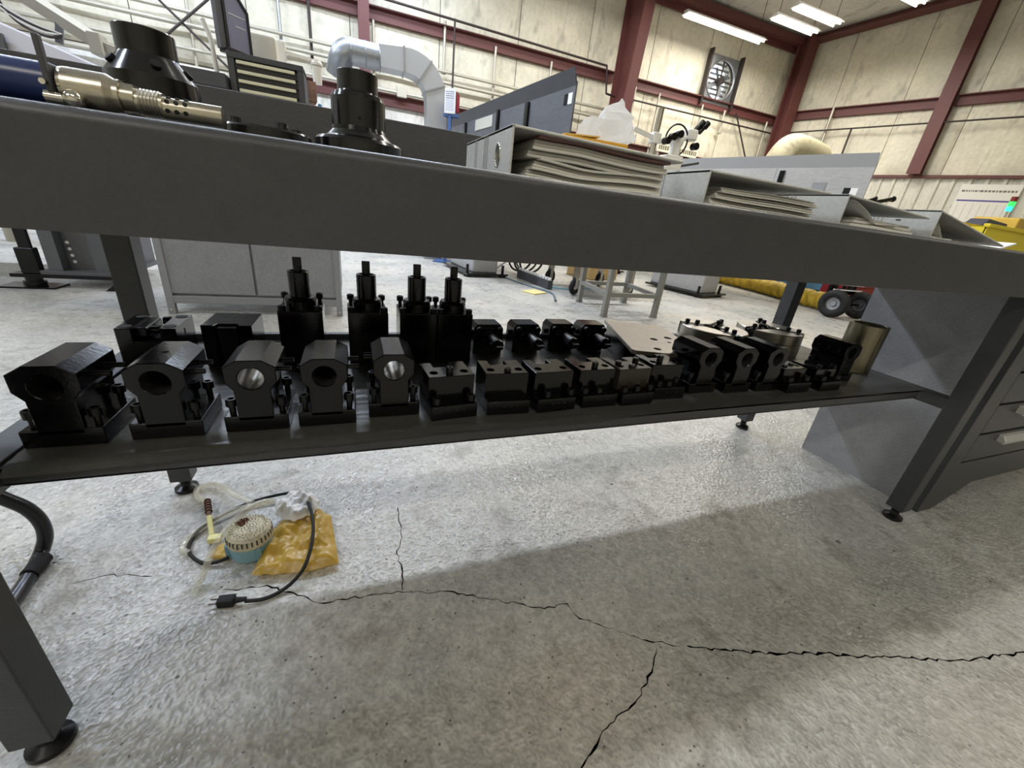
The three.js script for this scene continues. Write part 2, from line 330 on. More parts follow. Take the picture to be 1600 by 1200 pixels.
// ---------------------------------------------------------------- strip lights
const tubeGlow = (c, k) => new THREE.MeshStandardMaterial({ color: 0xffffff, emissive: c, emissiveIntensity: k, roughness: 0.5 });
const fixtureWhite = std(0xdcdad4, 0.5);
function fixture(x, y, z, L, power, color, label, group) {
  const t = thing('strip_light', label, 'ceiling light', [x, y, z], 0, group);
  mesh('housing', [lim(-L / 2, L / 2, 0.03, 0.09, -0.06, 0.06, 0.004), bar([-L / 2, 0.05, 0.06], [L / 2, 0.0, 0.15], 0.004, 0.004), lim(-L / 2, L / 2, 0.025, 0.035, -0.13, 0.13)], fixtureWhite, t);
  const n = L > 2 ? 2 : 1, l = L / n - 0.05;
  for (let k = 0; k < n; k++) for (const s of [-1, 1]) mesh('lamp_tube', cylX(0.016, l, (k - (n - 1) / 2) * (L / n), 0, s * 0.07, 10), tubeGlow(color, 9), t);
  for (const s of [-1, 1]) mesh('hanger', rod([s * L * 0.42, 0.09, 0], [s * L * 0.42, roofY(z) - y + 0.02, 0], 0.006, 6), darkPipe, t);
  const li = new THREE.RectAreaLight(color, power, L, 0.26); li.position.set(0, -0.025, 0); li.rotation.x = -Math.PI / 2; li.name = 'strip_glow'; t.add(li);
  return t;
}
for (const [x, y, z, L, p, c, label] of FIXTURES) fixture(x, y, z, L, p, c, label);
for (const [x, y, z, L, p, c] of HIDDEN_FIXTURES) fixture(x, y, z, L, p, c, 'white ceiling strip light outside the picture whose glow reflects in the floor', 'ceiling strips outside the picture');

// ---------------------------------------------------------------- workbench
const TOPY = 0.899, UND = 0.793, SH = 0.468; // table top, apron bottom, shelf surface
{
  const t = thing('workbench', 'long gray steel workbench with deep front apron, square legs and a lower tool shelf', 'workbench', [0, 0, 0]);
  // folded top: profile in (z, y), extruded along x
  const prof = new THREE.Shape(); const zf = -0.52, zb = -1.155, r = 0.012;
  prof.moveTo(-zf, UND); prof.lineTo(-zf, TOPY - r); prof.absarc(-zf + r, TOPY - r, r, Math.PI, Math.PI / 2, true); prof.lineTo(-zb, TOPY); prof.lineTo(-zb, TOPY - 0.02); prof.lineTo(-zf + 0.005, TOPY - 0.02); prof.lineTo(-zf + 0.005, UND + 0.004); prof.lineTo(-zf + 0.03, UND + 0.004); prof.lineTo(-zf + 0.03, UND); prof.closePath();
  const g = new THREE.ExtrudeGeometry(prof, { depth: 3.5, bevelEnabled: false, curveSegments: 8 }); // shape x = -z
  g.rotateY(Math.PI / 2).translate(-0.78, 0, 0); // (x,y,z)->(z,y,-x)
  mesh('tabletop', uvm(g, 0.25), paint, t);
  mesh('end_apron', lim(-0.785, -0.78, UND, TOPY - 0.006, -1.155, -0.52), paint, t);
  mesh('back_panel', uvm(lim(-0.785, 0.34, TOPY - 0.02, 1.025, -1.165, -1.154, 0.002), 0.25), splashMat, t);
  for (const [x, z] of [[-0.487, -0.556], [-0.498, -1.205], [1.757, -0.556], [1.757, -1.205]]) {
    const l = mesh('leg', uvm(lim(x - 0.026, x + 0.026, 0.045, UND + 0.082, z - 0.026, z + 0.026, 0.003), 0.25), paint, t);
    mesh('leveling_foot', [T(lathe(crisp([[0, 0], [0.026, 0], [0.029, 0.004], [0.028, 0.012], [0.014, 0.02], [0.012, 0.03], [0.0, 0.03]]), 24), x, 0, z), cyl(0.008, 0.08, x, 0.05, z, 14), T(new THREE.CylinderGeometry(0.015, 0.015, 0.01, 6), x, 0.038, z)], screwMat, l);
  }
  mesh('side_rail', uvm(lim(-0.51, -0.462, 0.432, 0.472, -1.18, -0.58, 0.002), 0.25), paint, t);
  mesh('side_rail', uvm(lim(1.733, 1.781, 0.425, 0.462, -1.18, -0.58, 0.002), 0.25), paint, t);
  mesh('back_rail', uvm(lim(-0.48, 1.735, 0.44, 0.489, -1.196, -1.176, 0.002), 0.25), machDark, t);
  // shelf pan
  mesh('shelf', uvm(M(lim(-0.462, 1.733, 0.462, 0.467, -1.176, -0.64), lim(-0.462, 1.70, 0.439, 0.467, -0.645, -0.64, 0.001), lim(-0.462, 1.70, 0.439, 0.442, -0.66, -0.64)), 0.25), paint, t);
}
// wrinkled gray cloth on the shelf
{
  const nx = 240, nz = 60, g = new THREE.PlaneGeometry(2.17, 0.56, nx, nz).rotateX(-Math.PI / 2), p = g.attributes.position, r = mulberry(5);
  const N = noiseMap(256, 24, 71), N2 = noiseMap(256, 9, 72);
  for (let i = 0; i < p.count; i++) {
    const x = p.getX(i) + 0.63, z = p.getZ(i) - 0.905, u = Math.floor((x + 1) * 110) & 255, v = Math.floor(-z * 190) & 255;
    let y = 0.4683 + 0.0034 * N[v * 256 + u] + 0.0018 * Math.sin(z * 190 + 5 * N2[v * 256 + u]) ** 2;
    let zz = z + 0.006 * (N2[(u * 3 & 255)] - 0.5);
    if (z > -0.642) { const d = z + 0.642; y -= d * 0.5 * Math.max(0, 0.8 - x * 1.2); zz -= d * 0.3; }
    p.setXYZ(i, x, y, zz);
  }
  g.computeVertexNormals();
  tag(mesh('shelf_cloth', uvm(g, 0.5), clothMat), 'wrinkled dark gray cloth spread over the lower shelf under the black tool holders', 'cloth');
}

// ---------------------------------------------------------------- tool holders on the shelf
const Y0 = 0.4715;
const headGeo = () => lathe(crisp([[0, 0.005], [0.0048, 0.005], [0.0048, 0.0125], [0.0072, 0.0125], [0.0085, 0.0112], [0.0085, 0], [0.0048, 0], [0.0048, -0.03]]), 20);
function capScrew(parent, x, y, z, s = 1) { mesh('cap_screw', T(headGeo().scale(s, s, s), x, y, z), screwMat, parent); }
function holder(label, pos, turn, boreMat = holeMat, opt = {}) {
  const t = thing('boring_bar_holder', label, 'tool holder', pos, turn, opt.group);
  const s = shape([[-0.026, 0.02], [0.026, 0.02], [0.026, 0.074], [0.0365, 0.088], [0.0365, 0.114], [0.0175, 0.126], [-0.0175, 0.126], [-0.0365, 0.114], [-0.0365, 0.088], [-0.026, 0.074]]);
  hole(s, 0, 0.0945, opt.bore ?? 0.0185);
  mesh('body', uvm(T(extr(s, 0.104, 0.0012, 20), 0, 0, -0.104), 0.25), opt.mat ?? blackTop, t);
  mesh('base_flange', uvm(rbox(0.093, 0.028, 0.104, 0, 0.014, -0.052, 0.002), 0.25), black, t);
  mesh('bore_sleeve', T(new THREE.CylinderGeometry(0.0184, 0.0184, 0.1, 28, 1, true), 0, 0, 0).rotateX(Math.PI / 2).translate(0, 0.0945, -0.052), boreMat, t).material.side = THREE.DoubleSide;
  if (boreMat === holeMat || opt.plug) mesh('bore_end', cylZ(0.0183, 0.004, 0, 0.0945, -0.088), holeMat, t);
  for (const sx of [-1, 1]) for (const z of [-0.016, -0.088]) capScrew(t, sx * 0.036, 0.042 + (z < -0.05 ? 0.004 : 0), z);
  for (const [sx, z, L] of opt.studs ?? [[1, -0.03, 0.018], [1, -0.07, 0.018], [-1, -0.035, 0.008]]) mesh('set_screw', cylX(0.0042, L + 0.004, sx * (0.0365 + L / 2 - 0.002), 0.1, z, 14), screwMat, t);
  if (opt.oil) mesh('oil_hole', rbox(0.008, 0.0016, 0.006, 0.002, 0.1259, -0.05, 0.0006), holeMat, t);
  return t;
}
const front = 'boring bar holders standing in the front row of the shelf';
holder('leftmost black boring bar holder, at the bare left end of the shelf', [-0.4075, Y0, -0.68], 0, steel, { studs: [[1, -0.035, 0.022], [1, -0.07, 0.026]], plug: holeMat });
holder('second black boring bar holder from the left, small oil hole in its flat top', [-0.287, Y0, -0.683], 0, holeMat, { oil: 1 });
holder('third black boring bar holder from the left, wide bright steel bore', [-0.166, Y0, -0.686], 0, steel, {});
holder('fourth black boring bar holder from the left, dark bore, before the leftmost upright tool', [-0.0585, Y0, -0.687], 0, holeMat, {});
holder('fifth black boring bar holder from the left, bright steel bore, last before the flat blocks', [0.057, Y0, -0.703], 0, steel, { studs: [[-1, -0.06, 0.014], [-1, -0.075, 0.014]] });
holder('first of three black boring bar holders in front of the round chucks', [0.835, Y0, -0.713], 0, holeMat, { studs: [[-1, -0.03, 0.012], [-1, -0.06, 0.012]] });
holder('middle one of three black boring bar holders in front of the round chucks', [0.950, Y0, -0.703], 0, holeMat, { studs: [[-1, -0.05, 0.012]] });
holder('rightmost of three black boring bar holders before the round chucks, next to low blocks', [1.063, Y0, -0.70], 0, holeMat, { studs: [[-1, -0.05, 0.012]] });
holder('black holder with screw holes along its side, standing against the upright steel tube', [1.425, Y0, -0.725], 0, holeMat, { studs: [[-1, -0.02, 0.003], [-1, -0.05, 0.003], [-1, -0.08, 0.003]] });

function block(label, pos, turn, o = {}) {
  const t = thing('turning_tool_holder', label, 'tool holder', pos, turn);
  const h0 = o.base ?? 0.03, h1 = o.top ?? 0.08;
  mesh('base_flange', uvm(rbox(0.093, h0, 0.1, 0, h0 / 2, -0.05, 0.002), 0.25), black, t);
  // upper block: plan with two bolt holes and a notch in its rear edge (x, -z)
  const s = shape([[-0.046, 0.028], [0.046, 0.028], [0.046, 0.104], [0.014, 0.104], [0.014, 0.078], [-0.024, 0.078], [-0.024, 0.104], [-0.046, 0.104]]);
  hole(s, -0.031, 0.05, 0.0078); hole(s, 0.031, 0.05, 0.0078);
  mesh('upper_block', uvm(T(extr(s, h1 - h0 + 0.002, 0.001, 16).rotateX(-Math.PI / 2), 0, h0 - 0.002, 0), 0.25), o.mat ?? blackTop, t);
  for (const x of [-0.031, 0.031]) mesh('bolt_hole', cyl(0.0077, 0.004, x, h1 - 0.012, -0.05, 16), holeMat, t);
  for (const [x, z, hgt] of o.knobs ?? [[0, -0.045, 0.014]]) mesh('clamp_screw', T(lathe(crisp([[0, 0.004], [0.003, 0.004], [0.003, hgt], [0.0062, hgt], [0.0075, hgt - 0.003], [0.0075, 0], [0, 0]]), 16), x, h1 - 0.001, z), screwMat, t);
  for (const [x, z] of o.screws ?? [[-0.034, -0.012], [0.036, -0.014]]) capScrew(t, x, h0 + 0.002, z);
  for (const k of [-1, 0, 1]) mesh('stamped_mark', rbox(0.005, 0.004, 0.001, 0.004 + k * 0.014, h0 * 0.62, 0, 0.0004), holeMat, t);
  return t;
}
block('first flat black tool block right of five boring bar holders, one thick dark stud', [0.168, Y0, -0.674], 0.09);
block('second flat black tool block, thin stud on top, no screws on its base', [0.281, Y0, -0.677], -0.02, { knobs: [[0.004, -0.042, 0.008]], screws: [] });
block('third flat black tool block, two round holes and no stud in its gray top', [0.391, Y0, -0.676], 0.04, { knobs: [], screws: [[-0.02, -0.012], [0.038, -0.014]] });
block('fourth flat black tool block, pale top with a thick central screw', [0.502, Y0, -0.68], 0.03, { screws: [[-0.036, -0.014], [0.0, -0.012]] });
block('fifth flat tool block, brownish front and three screws crowded on its shiny top', [0.604, Y0, -0.677], 0.05, { mat: std(0x3a362e, 0.38, 0.3, { map: grainMap }), knobs: [[-0.03, -0.06, 0.01], [-0.005, -0.04, 0.008], [0.02, -0.06, 0.016]], screws: [[-0.036, -0.012], [0.0, -0.012], [0.04, -0.014]] });
block('sixth flat black tool block, below the tan steel block, one tall screw on top', [0.712, Y0, -0.695], -0.02, { knobs: [[-0.012, -0.05, 0.018]], screws: [[-0.03, -0.012], [0.0, -0.012], [0.036, -0.03]] });
block('left one of two low black tool blocks right of the boring bar holders', [1.16, Y0, -0.677], 0, { top: 0.062, knobs: [[-0.02, -0.05, 0.006], [0.02, -0.06, 0.006]] });
block('right one of two low black tool blocks, at the end of the front row', [1.292, Y0, -0.673], 0.03, { top: 0.058, knobs: [[0, -0.05, 0.006]] });

// back row: notched block, stepped block
{
  const t = thing('notched_tool_block', 'black block with a deep open notch and round corner holes, left end of back row', 'tool block', [-0.409, Y0, -0.99], 0.03);
  const s = shape([[-0.05, 0], [0.05, 0], [0.05, 0.086], [0.022, 0.086], [0.022, 0.06], [-0.024, 0.06], [-0.024, 0.086], [-0.05, 0.086]]);
  mesh('body', uvm(T(extr(s, 0.115, 0.0012), 0, 0, -0.115), 0.25), blackTop, t);
  for (const [x, z] of [[-0.038, -0.018], [0.036, -0.018], [-0.034, -0.095], [0.036, -0.095]]) mesh('corner_hole', cyl(0.0115, 0.0016, x, 0.086, z, 20), holeMat, t);
  mesh('clamp_jaw', [rbox(0.03, 0.022, 0.085, -0.018, 0.072, -0.06, 0.004), cylX(0.008, 0.02, 0.002, 0.074, -0.035, 14), cylX(0.011, 0.012, 0.012, 0.078, -0.085, 14)], black, t);
  mesh('side_hole', rbox(0.0015, 0.014, 0.006, 0.05, 0.066, -0.05, 0.001), holeMat, t);
}
{
  const t = thing('stepped_tool_block', 'square-shouldered black block with three pin holes along its pale top, behind the third holder', 'tool block', [-0.268, Y0, -0.99], -0.02);
  const s = shape([[-0.047, 0], [0.047, 0], [0.047, 0.106], [-0.047, 0.106]]);
  const plan = shape([[-0.047, 0], [-0.024, 0], [-0.02, 0.014], [0.018, 0.014], [0.022, 0], [0.047, 0], [0.047, 0.105], [-0.047, 0.105]]);
  mesh('body', uvm(T(extr(plan, 0.094, 0.001).rotateX(-Math.PI / 2), 0, 0, 0), 0.25), blackTop, t);
  mesh('face_plate', rbox(0.036, 0.088, 0.012, -0.001, 0.044, -0.01, 0.001), black, t);
  for (const k of [-1, 0, 1]) mesh('pin_hole', cyl(0.0028 + (k ? 0 : 0.001), 0.0016, 0.0 + k * 0.018, 0.094, -0.075, 12), holeMat, t);
}
// upright live tools
function liveTool(label, [x, y, z], turn, group) {
  const t = thing('live_tool', label, 'tool holder', [x, y, z], turn);
  mesh('body', uvm(rbox(0.091, 0.13, 0.1, 0, 0.065, -0.05, 0.0025), 0.25), blackTop, t);
  mesh('collar', T(lathe(crisp([[0, 0.128], [0.034, 0.128], [0.034, 0.148], [0.031, 0.155], [0.022, 0.156], [0, 0.156]]), 36), 0, 0, -0.045), black, t);
  const sh = mesh('shaft_housing', T(lathe(crisp([[0.0222, 0.15], [0.0222, 0.210], [0.021, 0.212], [0.0165, 0.212], [0.0165, 0.204], [0, 0.204]]), 36), 0, 0, -0.045), black, t);
  mesh('drive_tang', [rbox(0.018, 0.04, 0.0085, 0, 0.222, -0.045, 0.001), cyl(0.0085, 0.028, 0, 0.208, -0.045, 18)], screwMat, sh);
  for (const sx of [-1, 1]) for (const sz of [-0.012, -0.086]) mesh('cap_screw', T(headGeo(), sx * 0.037, sz < -0.05 ? 0.142 : 0.128, sz), screwMat, t);
  mesh('bore_ring', cylZ(0.026, 0.002, 0.002, 0.056, 0.0, 30), black, t);
  return t;
}
liveTool('leftmost of four upright live tool holders behind the boring bar holders', [-0.122, Y0, -0.982], 0.02);
liveTool('upright live tool holder standing alone, second of four from the left', [0.022, Y0, -0.982], 0.02);
liveTool('upright live tool holder, third of four from the left, touching its right neighbor', [0.140, Y0, -0.982], 0);
liveTool('upright live tool holder, rightmost of four, beside the lying live tools', [0.2325, Y0, -0.982], 0);
// lying live tools
function lyingTool(label, [x, y, z], turn, flip = 0) {
  const t = thing('lying_live_tool', label, 'tool holder', [x, y, z], turn);
  const s = shape([[-0.043, 0], [0.043, 0], [0.043, 0.074], [0.034, 0.086], [-0.034, 0.086], [-0.043, 0.074]]);
  mesh('body', uvm(T(extr(s, 0.06, 0.0012), 0, 0, -0.06), 0.25), blackTop, t);
  mesh('collar', [T(lathe(crisp([[0.02, 0], [0.029, 0], [0.029, 0.01], [0.026, 0.013], [0, 0.013]]), 30).rotateX(Math.PI / 2), 0.004, 0.048, 0)], black, t);
  mesh('shaft', T(lathe(crisp([[0.0175, 0], [0.0175, 0.062], [0.016, 0.066], [0, 0.066]]), 26).rotateX(Math.PI / 2), 0.004, 0.048, 0.012), black, t);
  mesh('drive_tang', rbox(0.018, 0.008, 0.02, 0.004, 0.048, 0.086, 0.001), screwMat, t);
  for (const sx of [-1, 1]) mesh('cap_screw', T(headGeo().rotateX(Math.PI / 2), sx * 0.03, 0.072, 0.002), screwMat, t);
  mesh('side_nut', cylX(0.008, 0.012, -0.046, 0.055, -0.03, 6), screwMat, t);
  return t;
}
lyingTool('first of four live tool holders lying with the shaft forward, next to upright ones', [0.345, Y0, -1.045], 0);
lyingTool('second of four live tool holders lying with the shaft toward the viewer', [0.466, Y0, -1.05], 0.02);
lyingTool('third of four live tool holders lying with the shaft toward the viewer', [0.588, Y0, -1.06], -0.02);
lyingTool('fourth lying live tool holder, split clamp body, tight against the tan steel block', [0.697, Y0, -1.055], -0.05);
{
  const t = thing('mounting_block', 'large tan steel block with a flat drilled top, left of the round chucks', 'tool block', [0.832, Y0, -0.955], -0.33);
  const s = shape([[-0.09, -0.165], [0.0, -0.165], [0.03, -0.155], [0.1, -0.06], [0.1, 0.165], [-0.1, 0.165], [-0.1, -0.155]]);
  for (const [x, y, r] of [[0.005, -0.03, 0.011], [0.06, 0.0, 0.011], [0.045, -0.05, 0.005], [-0.02, -0.13, 0.01], [0.045, -0.1, 0.01]]) hole(s, x, y, r);
  mesh('top_plate', uvm(T(extr(s, 0.012, 0.0015, 18).rotateX(-Math.PI / 2), 0, 0.068, 0), 0.25), tanSteel, t);
  mesh('body', uvm(rbox(0.18, 0.068, 0.23, 0, 0.034, -0.045, 0.002), 0.25), black, t);
}
// three-jaw chucks
function chuck(label, pos, turn) {
  const t = thing('three_jaw_chuck', label, 'chuck', pos, turn);
  const R = 0.115, w = 0.019, sect = [];
  for (let k = 0; k < 3; k++) {
    const a0 = k * 2.0944 + Math.asin(w / R), a1 = (k + 1) * 2.0944 - Math.asin(w / R), b0 = k * 2.0944 + Math.asin(w / 0.034), b1 = (k + 1) * 2.0944 - Math.asin(w / 0.034);
    const s = new THREE.Shape(); s.absarc(0, 0, R, a0, a1, false); s.absarc(0, 0, 0.034, b1, b0, true); s.closePath();
    sect.push(T(extr(s, 0.036, 0.002, 22).rotateX(-Math.PI / 2), 0, 0.046, 0));
  }
  mesh('chuck_body', [lathe(crisp([[0.03, 0.046], [0.115, 0.046], [0.115, 0.0], [0.0, 0.0]].reverse()), 56).index ? lathe(crisp([[0, 0], [0.115, 0.0], [0.115, 0.046], [0.03, 0.046], [0.03, 0.01], [0, 0.01]]), 56) : [], ...sect], chuckMat, t);
  for (let k = 0; k < 3; k++) {
    const a = k * 2.0944, j = mesh('jaw', [rbox(0.076, 0.03, 0.03, 0.074, 0.061, 0, 0.002), rbox(0.076, 0.007, 0.012, 0.074, 0.078, 0, 0.001)].map(g => clean(g).rotateY(a)), black, t);
    for (const q of [0.058, 0.092]) mesh('jaw_bolt', T(headGeo().scale(0.95, 1.1, 0.95), q, 0.084, 0).rotateY(a), screwMat, j);
  }
  return t;
}
chuck('left one of two round steel three-jaw chucks, black bolts on its bright top', [1.2, Y0, -1.06], 0.5);
chuck('right one of two round steel three-jaw chucks, close to the rear bench leg', [1.485, Y0, -1.055], 1.1);
{
  const t = tag(mesh('steel_tube', lathe(crisp([[0.0455, 0], [0.0555, 0], [0.0555, 0.162], [0.0545, 0.163], [0.0465, 0.163], [0.0455, 0.162], [0.0455, 0]]), 48), bronzeSteel), 'thick-walled dull steel tube standing upright at the right end of the shelf', 'tube'); t.position.set(1.64, Y0, -0.825);
}

// ---------------------------------------------------------------- on the bench top
{ // blue and silver air tool lying along the front edge
  const t = thing('air_tool', 'blue and silver air tool with a black lever on the bench front edge', 'air tool', [-0.268, TOPY + 0.019, -0.585]);
  mesh('handle', cylX(0.0185, 0.34, -0.16, 0, 0, 32), blueMat, t);
  mesh('barrel', T(lathe(crisp([[0, 0], [0.0172, 0.001], [0.0178, 0.004], [0.0178, 0.034], [0.0145, 0.040], [0.0145, 0.044], [0, 0.044]]), 32).rotateZ(-Math.PI / 2), 0.015, 0, 0), brushed, t);
  mesh('lever', [rbox(0.005, 0.058, 0.007, 0.011, 0.008, 0.016, 0.0015), rbox(0.006, 0.034, 0.034, 0.011, 0.0, 0.0, 0.002)], machDark, t);
  mesh('pin', cylZ(0.0025, 0.008, 0.010, 0, 0.021, 10), chrome, t);
  mesh('nozzle', [T(new THREE.CylinderGeometry(0.0135, 0.0135, 0.012, 6).rotateZ(Math.PI / 2), 0.064, 0, 0), cylX(0.0115, 0.022, 0.081, -0.002, 0, 24)], brushed, t);
  mesh('thread', Array.from({ length: 6 }, (_, k) => T(new THREE.TorusGeometry(0.0115, 0.0011, 6, 22).rotateY(Math.PI / 2), 0.074 + k * 0.0028, -0.002, 0)), steel, t);
  const tip = mesh('tip_tube', cylX(0.0105, 0.052, 0.116, -0.004, 0, 28), brushed, t);
  for (let k = 0; k < 3; k++) for (let q = 0; q < 3; q++) { const a = 0.2 + q * 0.8; mesh('vent_hole', T(new THREE.CylinderGeometry(0.0021, 0.0021, 0.0014, 10), 0, 0.0105, 0).rotateX(a).translate(0.096 + k * 0.0075, -0.004, 0), holeMat, tip); }
  mesh('hose_fitting', [T(new THREE.SphereGeometry(0.0085, 20, 14), 0.026, -0.0105, 0.017), cylX(0.0055, 0.014, 0.014, -0.011, 0.018, 6)], chrome, t);
}
function hub(label, pos, pts, holes, turn = 0) {
  const t = thing('spindle_adapter', label, 'machine part', pos, turn);
  mesh('body', lathe(crisp(pts), 56), blackGloss, t);
  for (const [a, y, r, rr, tilt] of holes) mesh('bore_hole', clean(new THREE.CylinderGeometry(r, r, 0.003, 18)).rotateX(Math.PI / 2).rotateX(tilt).translate(0, y, rr).rotateY(a), holeMat, t);
  return t;
}
hub('larger gloss black flanged adapter with round holes in its sloping shoulder, behind the air tool', [-0.243, TOPY, -0.78],
  [[0, 0], [0.062, 0], [0.062, 0.012], [0.052, 0.014], [0.0505, 0.05], [0.049, 0.066], [0.046, 0.07], [0.033, 0.088], [0.0315, 0.09], [0.0315, 0.117], [0.0305, 0.118], [0.024, 0.118], [0.024, 0.1], [0, 0.1]],
  [[0.45, 0.079, 0.006, 0.041, -0.75], [1.6, 0.079, 0.006, 0.041, -0.75], [-0.9, 0.079, 0.006, 0.041, -0.75], [0.9, 0.045, 0.003, 0.05, 0], [0.1, 0.045, 0.0025, 0.05, 0]]);
hub('stepped gloss black flanged adapter standing alone in front of the gray back panel', [0.0145, TOPY, -0.8],
  [[0, 0], [0.067, 0], [0.067, 0.03], [0.064, 0.034], [0.05, 0.038], [0.042, 0.046], [0.0405, 0.052], [0.0405, 0.09], [0.038, 0.096], [0.031, 0.098], [0.030, 0.1], [0.030, 0.125], [0.029, 0.126], [0.022, 0.126], [0.022, 0.11], [0, 0.11]],
  [[0.0, 0.062, 0.0025, 0.0395, 0]]);
{
  const t = thing('bolt_ring', 'flat gloss black ring with bolt heads lying between the two adapters', 'machine part', [-0.094, TOPY, -0.64]);
  mesh('ring', lathe(crisp([[0.022, 0], [0.048, 0], [0.048, 0.013], [0.046, 0.015], [0.024, 0.015], [0.022, 0.013], [0.022, 0]]), 44), blackGloss, t);
  for (let k = 0; k < 4; k++) mesh('bolt', T(new THREE.CylinderGeometry(0.006, 0.006, 0.008, 12), 0.035, 0.018, 0).rotateY(0.6 + k * 1.57), blackGloss, t);
}
// ring binders lying flat
function binder(label, [x, z], W, H, Hend, o) {
  const t = thing('ring_binder', label, 'binder', [x, TOPY + 0.001, z], 0);
  const L = 0.27, th = 0.004;
  // spine standing at the left, with a finger hole
  const s = shape([[0, 0], [L, 0], [L, H], [0, H]]);
  const hp = new THREE.Path(); hp.absellipse(o.holeAt ?? 0.07, H * 0.5, 0.010, 0.016, 0, Math.PI * 2, true); s.holes.push(hp);
  mesh('spine', uvm(extr(s, th, 0.0012, 18).rotateY(Math.PI / 2).translate(0, 0, 0), 0.25), binderMat, t); // shape x -> -z
  mesh('finger_ring', T(new THREE.TorusGeometry(0.0135, 0.0018, 8, 24).scale(0.78, 1.22, 1).rotateY(Math.PI / 2), 0, H * 0.5, -(o.holeAt ?? 0.07)), chrome, t);
  for (const q of o.creases ?? [0.12, 0.13, 0.14, 0.19, 0.2]) mesh('crease', rbox(0.0012, H * 0.96, 0.0016, -0.0002, H / 2, -q, 0.0005), binderIn, t);
  const bot = [[0, 0], [W, 0], [W, th], [0, th]]; mesh('bottom_cover', T(extr(shape(bot), L, 0.001), 0, 0, -L), binderMat, t);
  const n = 14, upper = [], lower = [];
  for (let k = 0; k <= n; k++) { const u = k / n, y = H + (Hend - H) * (o.sag ? Math.pow(u, 0.8) : u); upper.push([u * W, y]); lower.push([u * W, y - th]); }
  mesh('top_cover', T(extr(shape([...upper, ...lower.reverse()]), L, 0.001), 0, 0, -L), binderMat, t);
  mesh('inner_lining', lim(th, th + 0.001, th, H - th, -L + 0.004, -0.004), binderIn, t);
  // wavy stacks of sheets
  const pm = [paper, paperB, paperC, paper, paperB];
  (o.sheets ?? []).forEach(([y0, y1, x0, x1, wave, ph, m, tk], i) => {
    const up = [], lo = [];
    for (let k = 0; k <= 24; k++) { const u = k / 24, q = x0 + (x1 - x0) * u, b = y0 + (y1 - y0) * Math.min(1, u * 2.2) ** 0.8 + wave * Math.sin(u * 5.2 + ph) * Math.min(1, 3 * u); up.push([q, b + tk]); lo.push([q, b]); }
    mesh('page_stack', T(extr(shape([...up, ...lo.reverse()]), L - 0.025 - 0.006 * (i % 3), 0.0003), 0, 0, -L + 0.012), m ?? pm[i % 5], t);
  });
  if (o.extra) o.extra(t, L);
  return t;
}
const bz = -0.635;
{
  const sh1 = [];
  for (let k = 0; k < 7; k++) sh1.push([0.006 + k * 0.0046, 0.006 + k * 0.0040, 0.03 + 0.004 * k, 0.290 + 0.004 * (k % 3), 0.0032, 3.3, null, 0.0034]);
  for (let k = 0; k < 6; k++) sh1.push([0.036 + k * 0.0052, 0.034 + k * 0.0052, 0.034 + 0.003 * k, 0.296 + 0.003 * (k % 2), 0.0022, 0.4, k === 5 ? paperRed : null, 0.0042]);
  binder('fat gray-white ring binder crammed with wavy pages, closest to the adapters, tissue bag on top', [0.219, bz], 0.315, 0.071, 0.0665, { sheets: sh1, holeAt: 0.06 });
  const sh2 = []; for (let k = 0; k < 9; k++) sh2.push([0.045 - k * 0.001 - 0.035 + k * 0.0045, 0.005 + k * 0.0044, 0.03 + 0.012 * k * 0.3, 0.326, -0.001, 1.5, null, 0.0026]);
  binder('second gray-white ring binder, pages sloping down to the right, its top cover flat', [0.597, bz], 0.33, 0.062, 0.062, { holeAt: 0.19, sheets: sh2 });
  binder('third gray-white ring binder, a curled white sheet and a punched hole showing in its mouth', [0.984, bz], 0.315, 0.066, 0.05, { holeAt: 0.19, sheets: [[0.008, 0.008, 0.06, 0.3, 0.001, 0, null, 0.006], [0.016, 0.016, 0.075, 0.3, 0.001, 0, paperB, 0.006], [0.024, 0.023, 0.09, 0.3, 0.001, 0, null, 0.004]], extra: (t, L) => {
    const up = [], lo = []; for (let k = 0; k <= 18; k++) { const u = k / 18, x = 0.03 + 0.2 * u, y = 0.058 - 0.04 * Math.min(1, u * 1.8) ** 1.5 + 0.012 * Math.max(0, u - 0.6); up.push([x, y + 0.0012]); lo.push([x, y]); }
    mesh('curled_sheet', T(extr(shape([...up, ...lo.reverse()]), L - 0.03, 0.0003), 0, 0, -L + 0.02), paperWhite, t);
    mesh('punched_hole', cyl(0.005, 0.002, 0.235, 0.036, -0.02, 14), holeMat, t);
  } });
  binder('rightmost gray-white ring binder, nearly empty, its cover sloping down to the bench', [1.335, bz], 0.36, 0.07, 0.016, { holeAt: 0.19, sag: 0, sheets: [[0.005, 0.005, 0.02, 0.3, 0.0004, 0, paperC, 0.004], [0.011, 0.009, 0.03, 0.14, 0.001, 2, paper, 0.003]], extra: (t, L) => {
    for (let k = 0; k < 4; k++) { const up = [], lo = []; for (let q = 0; q <= 12; q++) { const u = q / 12, x = 0.018 + 0.008 * k + 0.07 * u, y = 0.055 - 0.006 * k - 0.038 * u ** 1.6; up.push([x, y + 0.001]); lo.push([x, y]); } mesh('curled_sheet', T(extr(shape([...up, ...lo.reverse()]), L - 0.05, 0.0003), 0, 0, -L + 0.03), k % 2 ? paperB : paperC, t); }
  } });
}
{
  const t = tag(mesh('clipboard', [lim(0, 0.3, 0, 0.006, -0.22, 0, 0.002), T(new THREE.BoxGeometry(0.1, 0.004, 0.2).rotateZ(0.25), 0.03, 0.014, -0.11)], paperWhite), 'white papers lying past the rightmost binder at the picture edge', 'papers'); t.position.set(1.72, TOPY + 0.001, -0.64);
}
